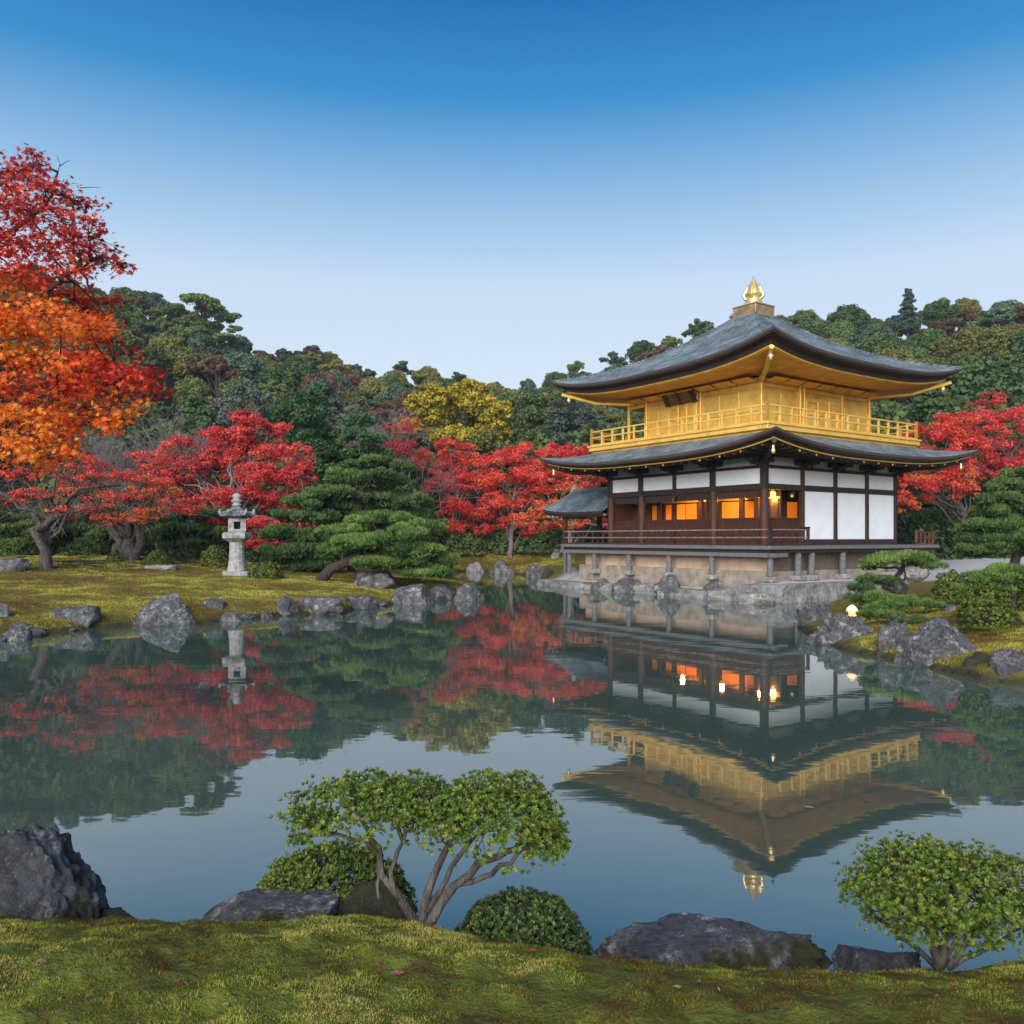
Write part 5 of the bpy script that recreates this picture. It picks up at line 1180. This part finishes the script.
mound(1040, 610, 60, 34, 20, 'clipped shrub beyond the right edge of the low pine', 'clipped', .07, seed=13)
mound(906, 646, 30, 14, 17.6, 'mossy yellow green cushion above the upright rock', 'azalea_yellow', .06, seed=14)
# understory along the foot of the wood
ur = random.Random(9)
un = 0
for D, lo_, hi_, st_ in ((48, -60, 300, 30), (70, 395, 640, 20), (60, 840, 1120, 30), (66, -80, 1120, 38), (46, 930, 1100, 36), (52, 300, 400, 26)):
    x = lo_
    while x < hi_:
        w_ = ur.uniform(1.1, 1.7)*st_; hh = ur.uniform(22, 36)*46/D*1.2; g = at_ground(x, D); py = YH-(g[2]-CH)/D*F+2
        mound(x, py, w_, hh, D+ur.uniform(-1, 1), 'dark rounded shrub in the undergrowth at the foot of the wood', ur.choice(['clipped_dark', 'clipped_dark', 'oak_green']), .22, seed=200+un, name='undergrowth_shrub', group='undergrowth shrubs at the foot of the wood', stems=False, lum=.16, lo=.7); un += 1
        x += st_*ur.uniform(.8, 1.2)
print('undergrowth', un)

# ---- near azaleas: whorls of leaves on real twigs
def whorls(r, P, d, leaf, k=6, spread=.8, tone=None):
    """k leaves round every shoot tip P pointing along d"""
    T, B, Nn = frames(d, r); Vp, Vn, Vt, tt = [], [], [], []
    for j in range(k):
        a = 2*math.pi*j/k+r.uniform(0, .6, (len(P), 1)); sp = spread*r.uniform(.55, 1.15, (len(P), 1)) if j else spread*.2
        out = nrm((np.cos(a)*T+np.sin(a)*B)*sp+Nn*.55); L = leaf*r.uniform(.7, 1.2, (len(P), 1))
        Vp.append(P+out*L*.5); Vn.append(nrm(Nn-out*(Nn*out).sum(1, keepdims=True)+r.normal(size=P.shape)*.15)); Vt.append(out); tt.append(tone+r.uniform(-.14, .14, len(P)))
    return np.vstack(Vp), np.vstack(Vn), np.vstack(Vt), np.concatenate(tt)
def azalea(label, D, base, stems, lobes, nw, leaf, seed, mat='azalea', name='azalea_tree', stem_r=.028):
    r = np.random.default_rng(seed); s = D/F; b = W(base[0], base[1], D); root = tree_root(name, b, label, 'small tree')
    def q(px, py, dy=0): return np.array([(px-512)*s-b[0], dy, CH-(py-YH)*s-b[2]])
    P, d, tn = [], [], []
    for (px, py, hw, hh, n, tsh) in [l for b_ in lobes for l in (b_,)+tuple((b_[0]+r.uniform(-.75, .75)*b_[2], b_[1]-r.uniform(-.2, .75)*b_[3], b_[2]*.36, b_[3]*.42, int(b_[4]*.12), b_[5]+r.uniform(-.12, .16)) for _ in range(4))]:
        n = int(n*1.12); c = q(px, py, 0); rad = np.array([hw*s, hw*s*.85, hh*s]); dd = nrm(r.normal(size=(n*4, 3))); dd = dd[(dd[:, 2] > -.12) | (r.random(len(dd)) < .12)][:n]
        lump = np.array([mnoise.noise(Vector(v*3.3+seed)) for v in dd])[:, None]*.42+(r.random((len(dd), 1)) < .05)*r.uniform(0, .14, (len(dd), 1))
        f = .74+.28*r.random((len(dd), 1))**.55+lump
        P.append(c+dd*rad*f); d.append(nrm(dd/rad*rad.mean()*.8+r.normal(size=dd.shape)*.3+np.array([0, 0, .45]))); tn.append(r.uniform(.2, .85, len(dd))+tsh+(r.random(len(dd)) < .02)*.35)
    P = np.vstack(P); d = np.vstack(d); tn = np.concatenate(tn)
    LP_, LN, LT, tt = whorls(r, P, d, leaf, 7, tone=tn)
    V, k = leaf_faces(LP_, LN, leaf*r.uniform(.75, 1.15, len(LP_)), 'leaf', r, LT)
    me = np_mesh('leaves', V, k, {'tone': np.clip(tt, 0, 1)}); link('leaves', me, M[mat], root)
    tb = MB(); ends = []
    for pts, r0, r1 in stems:
        Q = [q(*p) for p in pts]; n = len(Q); 
        # resample with slight crookedness
        Qs = []; 
        for i in range(n-1):
            for t in (0, .5): Qs.append(Q[i]*(1-t)+Q[i+1]*t)
        Qs.append(Q[-1]); Qs = wobble(Qs, r, .006); tb.tube(Qs, list(np.linspace(r0, r1, len(Qs))), 9); ends += Qs[len(Qs)//2:]
    tb.build('trunk', M['bark'], root, True)
    tw = MB(); ends = np.array(ends); nodes = []
    sel = r.permutation(len(P))[:max(60, nw)]; cl = P[sel[:max(14, nw//6)]]
    for c in cl:                                       # limbs, then twigs from the limbs
        e = ends[np.argmin(np.linalg.norm(ends-c, axis=1)+r.random(len(ends))*.08)]; t = e+(c-e)*.72; m = (e+t)/2-np.array([0, 0, .015])
        pts = wobble(bez(e, m, t, 6), r, .008); tw.tube(pts, list(np.linspace(.0075, .0036, 6)), 6, False); nodes += pts[2:]
    nodes = np.array(nodes)
    for i in sel:
        e = nodes[np.argmin(np.linalg.norm(nodes-P[i], axis=1))]; m = (e+P[i])/2+r.normal(size=3)*.012; tw.tube(bez(e, m, P[i], 4), [.0032, .0026, .002, .0014], 4, False)
    tw.build('twigs', M['bark'], root); return root
azalea('twin-crowned azalea with several crooked grey stems on the near bank', 3.9, (418, 930),
    [([(420,935),(410,915),(396,896),(382,872),(377,850),(366,830),(360,812)], .027, .009), ([(382,872),(388,890),(377,900)], .010, .006) if False else ([(400,900),(392,880),(394,860),(404,842),(404,820)], .014, .007),
     ([(424,930),(424,905),(430,884),(442,862),(450,842),(452,822),(446,806)], .025, .009), ([(426,928),(440,905),(456,884),(478,866),(498,856),(516,846),(528,832),(532,818)], .026, .008), ([(428,912),(440,890),(452,868),(466,848),(478,832),(486,814)], .015, .007),
     ([(458,884),(484,880),(500,866),(520,852),(538,840),(546,826)], .014, .008), ([(378,852),(366,840),(346,836),(326,830)], .013, .006), ([(378,868),(377,885),(379,900)], .011, .006), ([(404,842),(398,826),(384,816)], .012, .006)],
    [(362,812,70,34,720,0), (392,808,40,26,240,.05), (316,826,24,15,110,-.02), (480,816,68,37,800,.0), (510,828,58,40,560,.02), (545,848,24,22,150,0), (440,826,34,20,180,.03), (300,842,10,5,20,-.1)], 420, .022, 61)
azalea('rounded azalea with many thin stems at the right of the near bank', 3.6, (938, 966),
    [([(938,968),(934,945),(926,925),(912,908),(898,896)], .022, .007), ([(940,968),(944,940),(950,918),(958,900)], .020, .007), ([(946,968),(962,944),(976,924),(988,906)], .016, .006),
     ([(934,965),(914,944),(894,930),(878,918)], .013, .005), ([(950,968),(978,955),(1000,942),(1016,930)], .013, .005), ([(938,950),(932,920),(930,900)], .014, .006), ([(944,962),(958,940),(962,915),(972,890)], .012, .005)],
    [(930,890,78,44,900,.02), (982,896,62,46,620,.02), (892,900,42,32,420,-.02), (1008,924,36,32,260,0), (940,925,50,26,260,-.05), (905,928,30,16,110,-.05), (968,932,34,18,120,-.04)], 440, .019, 62)
def leafy_mound(px, py, w, h, D, label, mat, leaf, n, seed):
    r = np.random.default_rng(seed); s = D/F; c = W(px, py, D); root = tree_root('azalea_shrub', (c[0], c[1], c[2]-.04), label, 'shrub'); rad = np.array([w/2*s, w/2*s*.8, h*s+.04])
    dd = nrm(r.normal(size=(n*3, 3))); dd = dd[dd[:, 2] > -.05][:n]; lump = np.array([mnoise.noise(Vector(v*3.6+seed)) for v in dd])[:, None]*.10
    P = dd*rad*(.86+.12*r.random((len(dd), 1))+lump); d = nrm(dd+r.normal(size=dd.shape)*.3+np.array([0, 0, .3]))
    tn = r.uniform(.1, .85, len(dd))+(r.random(len(dd)) < .03)*.3+lump[:, 0]; A, B_, C_, tt = whorls(r, P, d, leaf, 6, tone=tn)
    V, k = leaf_faces(A, B_, leaf*r.uniform(.75, 1.15, len(A)), 'leaf', r, C_); link('leaves', np_mesh('leaves', V, k, {'tone': np.clip(tt, 0, 1)}), M[mat], root)
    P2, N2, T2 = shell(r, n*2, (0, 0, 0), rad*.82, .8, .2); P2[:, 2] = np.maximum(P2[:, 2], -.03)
    tb = MB()
    for i in range(60):
        t = P[r.integers(len(P))]; tb.tube(wobble(bez((r.normal()*.03, r.normal()*.03, -.05), t*np.array([.45, .45, .3]), t*.97, 5), r, .006), [.012, .009, .006, .004, .002], 5, False)
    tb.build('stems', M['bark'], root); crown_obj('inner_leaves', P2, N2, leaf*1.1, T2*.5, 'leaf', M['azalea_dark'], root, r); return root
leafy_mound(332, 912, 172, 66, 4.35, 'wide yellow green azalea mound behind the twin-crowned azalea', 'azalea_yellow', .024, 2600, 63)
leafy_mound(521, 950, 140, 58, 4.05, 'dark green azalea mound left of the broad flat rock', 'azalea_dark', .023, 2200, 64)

# ---- overhanging orange and red maple, rooted on the left bank just outside the picture
def near_maple():
    r = np.random.default_rng(77); D0 = 8.4; bx, by = -8.2, 9.2; bz = gz(bx, by); b = np.array([bx, by, bz])
    root = tree_root('maple_tree', b, 'orange and red maple reaching in from the left edge high over the water', 'tree')
    L = [ # px, py, radius px, tone
     (10,175,24,.12),(45,190,26,.10),(75,200,20,.08),(30,215,28,.15),(65,225,26,.12),(88,235,18,.08),(10,245,26,.25),(45,250,28,.22),(80,258,20,.10),(104,262,16,.06),(118,266,10,.05),
     (20,275,30,.45),(55,278,24,.22),(10,305,30,.55),(45,305,28,.60),(75,300,24,.52),(98,305,20,.15),(20,335,34,.68),(60,332,30,.72),(90,330,26,.55),(112,338,16,.12),(10,362,28,.45),(45,360,28,.70),(80,358,24,.45),(105,365,20,.22),
     (30,388,30,.35),(70,385,28,.22),(100,385,28,.20),(130,378,22,.15),(150,375,14,.10),(152,392,12,.12),(15,410,28,.72),(50,412,28,.55),(85,408,24,.48),(112,405,22,.60),(122,418,12,.62),(30,435,26,.75),(62,432,24,.58),(50,455,20,.70),(15,455,22,.72),(66,452,14,.6),(108,420,12,.6),(35,165,14,.08),(5,200,20,.1)]
    for py in range(170, 480, 34):                     # the part beyond the picture
        for px in range(-330, -10, 40): L.append((px+r.uniform(-12, 12), py+r.uniform(-10, 10), 34, r.uniform(.1, .8)))
    P, Nv, T, tn, C = [], [], [], [], []
    tb = MB()
    hub = [W(-260, 480, D0+.8)-b, W(-180, 400, D0+.5)-b, W(-150, 330, D0+.4)-b, W(-120, 250, D0)-b]
    tb.tube(wobble(bez((0, 0, -.3), (.2, 0, 2.2), hub[0], 8), r, .03), list(np.linspace(.22, .15, 8)), 10)
    tb.tube([hub[0], hub[1], hub[2], hub[3]], [.15, .12, .09, .06], 9)
    mains = [([hub[1], W(-60,385,D0)-b, W(0,377,D0)-b, W(60,386,D0-.1)-b, W(120,384,D0)-b], .07), ([hub[2], W(-60,330,D0)-b, W(10,305,D0)-b, W(60,285,D0)-b, W(90,262,D0)-b], .06),
             ([hub[3], W(-50,265,D0)-b, W(10,238,D0)-b, W(45,205,D0)-b, W(58,172,D0)-b], .045), ([hub[1], W(-80,430,D0)-b, W(-10,425,D0)-b, W(45,440,D0)-b], .05), ([hub[3], W(-60,225,D0+.2)-b, W(-10,195,D0)-b, W(20,170,D0)-b], .035)]
    nodes = []
    for pts, rr in mains:
        q = []
        for i in range(len(pts)-1):
            for t in (0, .33, .66): q.append(pts[i]*(1-t)+pts[i+1]*t)
        q.append(pts[-1]); q = wobble(q, r, .025); tb.tube(q, list(np.linspace(rr, rr*.18, len(q))), 7); nodes += q
    nodes = np.array(nodes); tw = MB()
    for (px, py, rp, t0) in L:
        for rep in range(2 if px > -20 else 1):
            dy = r.uniform(-.75, .75); c = W(px, py, D0+dy)-b; R_ = rp*D0/F
            e = nodes[np.argmin(np.linalg.norm(nodes-c, axis=1)+r.random(len(nodes))*.15)]
            tw.tube(wobble(bez(e, (e+c)/2+np.array([0, 0, .06]), c, 5), r, .02), [.014, .011, .009, .006, .004], 5, False)
            n = int(92*(rp/24)**2)+14
            # several drooping sprays in the cluster, leaves in flat tiers
            for sp in range(5):
                cc = c+r.normal(size=3)*R_*np.array([.45, .45, .38]); dirn = nrm(np.array([r.normal(), r.normal(), -.25+r.normal()*.2])); Ls = R_*1.0
                tip = cc+dirn*Ls*.6; tw.tube(bez(c, cc, tip, 4), [.005, .004, .003, .0015], 4, False)
                m = n//4; u = r.random((m, 1)); p = cc+dirn*Ls*(u-.4)+r.normal(size=(m, 3))*R_*np.array([.28, .28, .14])
                nn = nrm(np.array([0, -.35, .8])+r.normal(size=(m, 3))*.55); P.append(p); Nv.append(nn); tn.append(t0+.04+r.normal(size=m)*.10+r.normal()*.13)
    P = np.vstack(P); Nv = np.vstack(Nv); tn = np.concatenate(tn); dn = r.normal(size=P.shape)*.6+np.array([0, -.1, -.8]); Tt = nrm(dn-(dn*Nv).sum(1, keepdims=True)*Nv)
    V, k = leaf_faces(P, Nv, 0.068*r.uniform(.65, 1.25, len(P)), 'maple', r, Tt); link('leaves', np_mesh('leaves', V, k, {'tone': np.clip(tn, 0, 1)}), M['maple_orange'], root)
    for a in ([(58,172),(60,164),(57,156)], [(60,166),(66,162),(71,160)], [(80,188),(92,187),(100,188)]):
        tw.tube([W(x, y, D0)-b for x, y in a], [.006, .004, .002], 4, False)
    tb.build('trunk', M['bark_dark'], root, True); tw.build('twigs', M['bark_dark'], root)
    print('near maple leaves', len(P))
near_maple()

# ---- moss: short blades
def moss(name, n, region, hgt, wid, label, mat, seed, clump=1.0, up=1.0, pts=None):
    r = np.random.default_rng(seed); x, y = region(r, n); z = ground_z(x, y); d = pond_sd(x, y); k = (d > .12); x, y, z = x[k], y[k], z[k]
    f = fnoise(x, y, 9*clump, 3); g = fnoise(x+5, y, 2.2*clump, 3)
    hh = hgt*(.3+1.6*np.clip(f-.25, 0, 1))*r.uniform(.6, 1.4, len(x)); P = np.stack([x, y, z-.004], -1)
    dr = np.stack([r.normal(size=len(x))*.55, r.normal(size=len(x))*.55, np.ones(len(x))*up], -1); dr = nrm(dr); sd_ = nrm(np.cross(dr, r.normal(size=dr.shape)))*wid*r.uniform(.6, 1.4, (len(x), 1))
    V = np.stack([P-sd_, P+sd_, P+dr*hh[:, None]], 1).reshape(-1, 3)
    tn = .5+(f-.47)*1.5+(g-.47)*2.4+r.normal(size=len(x))*.22
    o = link(name, np_mesh(name, V, 3, {'tone': np.clip(tn, 0, 1)}), mat); tag(o, label, 'moss', kind='stuff')
M['moss_near'] = leaf_mat('moss_blades', [(0, (.13,.05,.022)), (.13, (.20,.11,.035)), (.26, (.17,.18,.030)), (.58, (.28,.32,.042)), (.85, (.42,.44,.065)), (1, (.52,.44,.13))], .25, .8, spec=.15)
M['moss_far'] = leaf_mat('yellow_moss_blades', [(0, (.13,.065,.026)), (.2, (.22,.15,.04)), (.4, (.25,.24,.036)), (.65, (.37,.35,.055)), (1, (.50,.44,.09))], .2, .85, spec=.15)
def reg_near(r, n):
    y = 1.9+(5.1-1.9)*r.random(n)**1.25; x = (r.random(n)*2-1)*(.72*y+.15); return x, y
moss('moss', 520000, reg_near, .017, .0018, 'thick green and brown moss covering the near bank', M['moss_near'], 1)
def reg_isl(r, n):
    px = r.uniform(-60, 470, n); D = 19.5+(40-19.5)*r.random(n)**1.2; return (px-512)/F*D, D
moss('moss', 260000, reg_isl, .055, .010, 'yellow green moss carpeting the left island', M['moss_far'], 2, .25)
def reg_right(r, n):
    px = r.uniform(860, 1090, n); D = r.uniform(14.5, 24, n); return (px-512)/F*D, D
moss('moss', 80000, reg_right, .045, .007, 'yellow green moss on the right peninsula', M['moss_far'], 3, .35)
def reg_far(r, n):
    px = r.uniform(440, 575, n); D = r.uniform(54, 70, n); return (px-512)/F*D, D
moss('moss', 30000, reg_far, .10, .02, 'moss strip on the far shore below the red maples', M['moss_far'], 4, .2)

# ---- crumbs of dead leaf and twig all over the near moss
def litter(n):
    r = np.random.default_rng(55); x, y = reg_near(r, n*2); f = fnoise(x, y, 2.0, 3); k = (pond_sd(x, y) > .15) & (f+r.random(len(x))*.35 > .60); x, y = x[k][:n], y[k][:n]; z = ground_z(x, y)+.010
    P = np.stack([x, y, z], -1); Nv = nrm(np.stack([r.normal(size=len(x))*.4, r.normal(size=len(x))*.4-.15, np.ones(len(x))], -1))
    V, kk = leaf_faces(P, Nv, r.uniform(.007, .020, len(x)), 'leaf', r); o = link('leaf_litter', np_mesh('leaf_litter', V, kk, {'tone': r.random(len(x))}), leaf_mat('dead_leaf_crumbs', [(0, (.05,.02,.012)), (.5, (.14,.06,.03)), (.8, (.22,.10,.05)), (.92, (.30,.05,.05)), (1, (.36,.30,.12))], .1, .8))
    tag(o, 'scattered crumbs of brown and red dead leaves on the near moss', 'leaf litter', kind='stuff')
litter(2600)

# ---- fallen leaves on the near bank
def fallen(px, py, wpx, label, col, seed):
    D = 2.5
    for _ in range(40):
        x = (px-512)/F*D; zz = gz(x, D); D2 = (CH-zz)*F/(py-YH); D = D+(D2-D)*.5
    r = np.random.default_rng(seed); s = SH['maple']*wpx*D/F*1.1; ang = r.uniform(0, 6.28); ca, sa = math.cos(ang), math.sin(ang)
    vs = [(x*ca-y*sa, x*sa+y*ca, z*1.5+.10*wpx*D/F*math.sin(3*x/(.5*wpx*D/F))) for x, y, z in s]; n = len(vs)
    top = [(a, b, c+.0012) for a, b, c in vs]; mb = MB(); mb.add([(0, 0, .002)]+top, [(0, 1+i, 1+(i+1) % n) for i in range(n)]); mb.add([(0, 0, .0)]+vs, [(0, 1+(i+1) % n, 1+i) for i in range(n)])
    x = (px-512)/F*D; o = mb.build('fallen_leaf', noisy('fallen_leaf_'+str(seed), [tuple(c*.7 for c in col), col], 40, .7, 0, .2, .002)); o.location = (x, D, gz(x, D)+.020); o.rotation_euler = (-.25, .1, 0)
    mb2 = MB(); tag(o, label, 'leaf', 'fallen leaves on the near moss')
for i, (px, py, w_, lb, col) in enumerate([(182, 987, 17, 'largest pink fallen leaf, on the moss at the lower left', (.42,.10,.12)), (42, 966, 10, 'pale pink fallen leaf on the moss below the large boulder', (.42,.2,.18)), (382, 972, 11, 'pink fallen leaf, left one of a close pair below the azalea trunk', (.45,.08,.12)),
      (399, 978, 12, 'dull pink fallen leaf, right one of a close pair below the azalea trunk', (.36,.10,.12)), (262, 931, 10, 'dark red fallen leaf just below the flat slab', (.28,.02,.02)), (257, 943, 8, 'small dark red fallen leaf, lower of two under the flat slab', (.24,.02,.02)),
      (532, 955, 9, 'orange red fallen leaf in front of the dark azalea mound', (.50,.08,.03)), (646, 1007, 7, 'small mauve fallen leaf below the broad flat rock', (.30,.14,.15)), (100, 975, 7, 'tiny pale fallen leaf on the moss between the boulder and the largest leaf', (.38,.28,.24)),
      (678, 992, 8, 'pale green fallen leaf on the moss below the broad flat rock', (.25,.32,.08)), (955, 992, 13, 'brown red fallen leaf on the moss below the right azalea', (.30,.09,.06)), (226, 1010, 7, 'yellow green leaf speck near the bottom edge', (.30,.34,.06)), (182, 1003, 7, 'red brown speck of leaf near the bottom edge', (.25,.07,.05))]):
    fallen(px, py, w_, lb, col, 300+i)

for i, (px, py, w_, lb, col) in enumerate([(809, 808, 11, 'pale leaf floating on the pond inside the reflection of the gilded floor', (.40,.38,.28)), (866, 801, 6, 'small brown leaf floating right of the pale one', (.25,.14,.06)), (290, 834, 5, 'tiny pale leaf floating left of the azalea crown', (.35,.33,.25))]):
    D = F*CH/(py-YH); r = np.random.default_rng(400+i); s = SH['leaf']*w_*D/F; s[:, 2] *= .4; n = len(s); a = r.uniform(.9, 1.8); R2 = np.array([[math.cos(a), -math.sin(a)], [math.sin(a), math.cos(a)]]); s[:, :2] = s[:, :2]@R2.T
    mb = MB(); mb.add([(0, 0, .012)]+[(q[0], q[1], q[2]+.010) for q in s], [(0, 1+j, 1+(j+1) % n) for j in range(n)]); mb.add([(0, 0, .004)]+[(q[0], q[1], q[2]+.004) for q in s], [(0, 1+(j+1) % n, 1+j) for j in range(n)])
    o = mb.build('floating_leaf', noisy('floating_leaf_'+str(i), [tuple(c*.7 for c in col), col], 20, .6, 0, .2, .002)); o.location = ((px-512)/F*D, D, 0); tag(o, lb, 'leaf', 'leaves floating on the pond')
# ---- air over the hill
hz = MB().box(-330, 330, -60, 330, -2.4, 75); m = bpy.data.materials.new('evening_haze'); m.use_nodes = True; nt = m.node_tree; nt.nodes.remove(nt.nodes['Principled BSDF'])
pv = nt.nodes.new('ShaderNodeVolumePrincipled'); pv.inputs['Density'].default_value = .00038; pv.inputs['Color'].default_value = (.80, .88, 1.0, 1); pv.inputs['Anisotropy'].default_value = .2
nt.links.new(pv.outputs[0], nt.nodes['Material Output'].inputs['Volume']); ho = hz.build('haze', m); tag(ho, 'thin pale blue evening haze over the pond and hill', 'haze', kind='stuff')
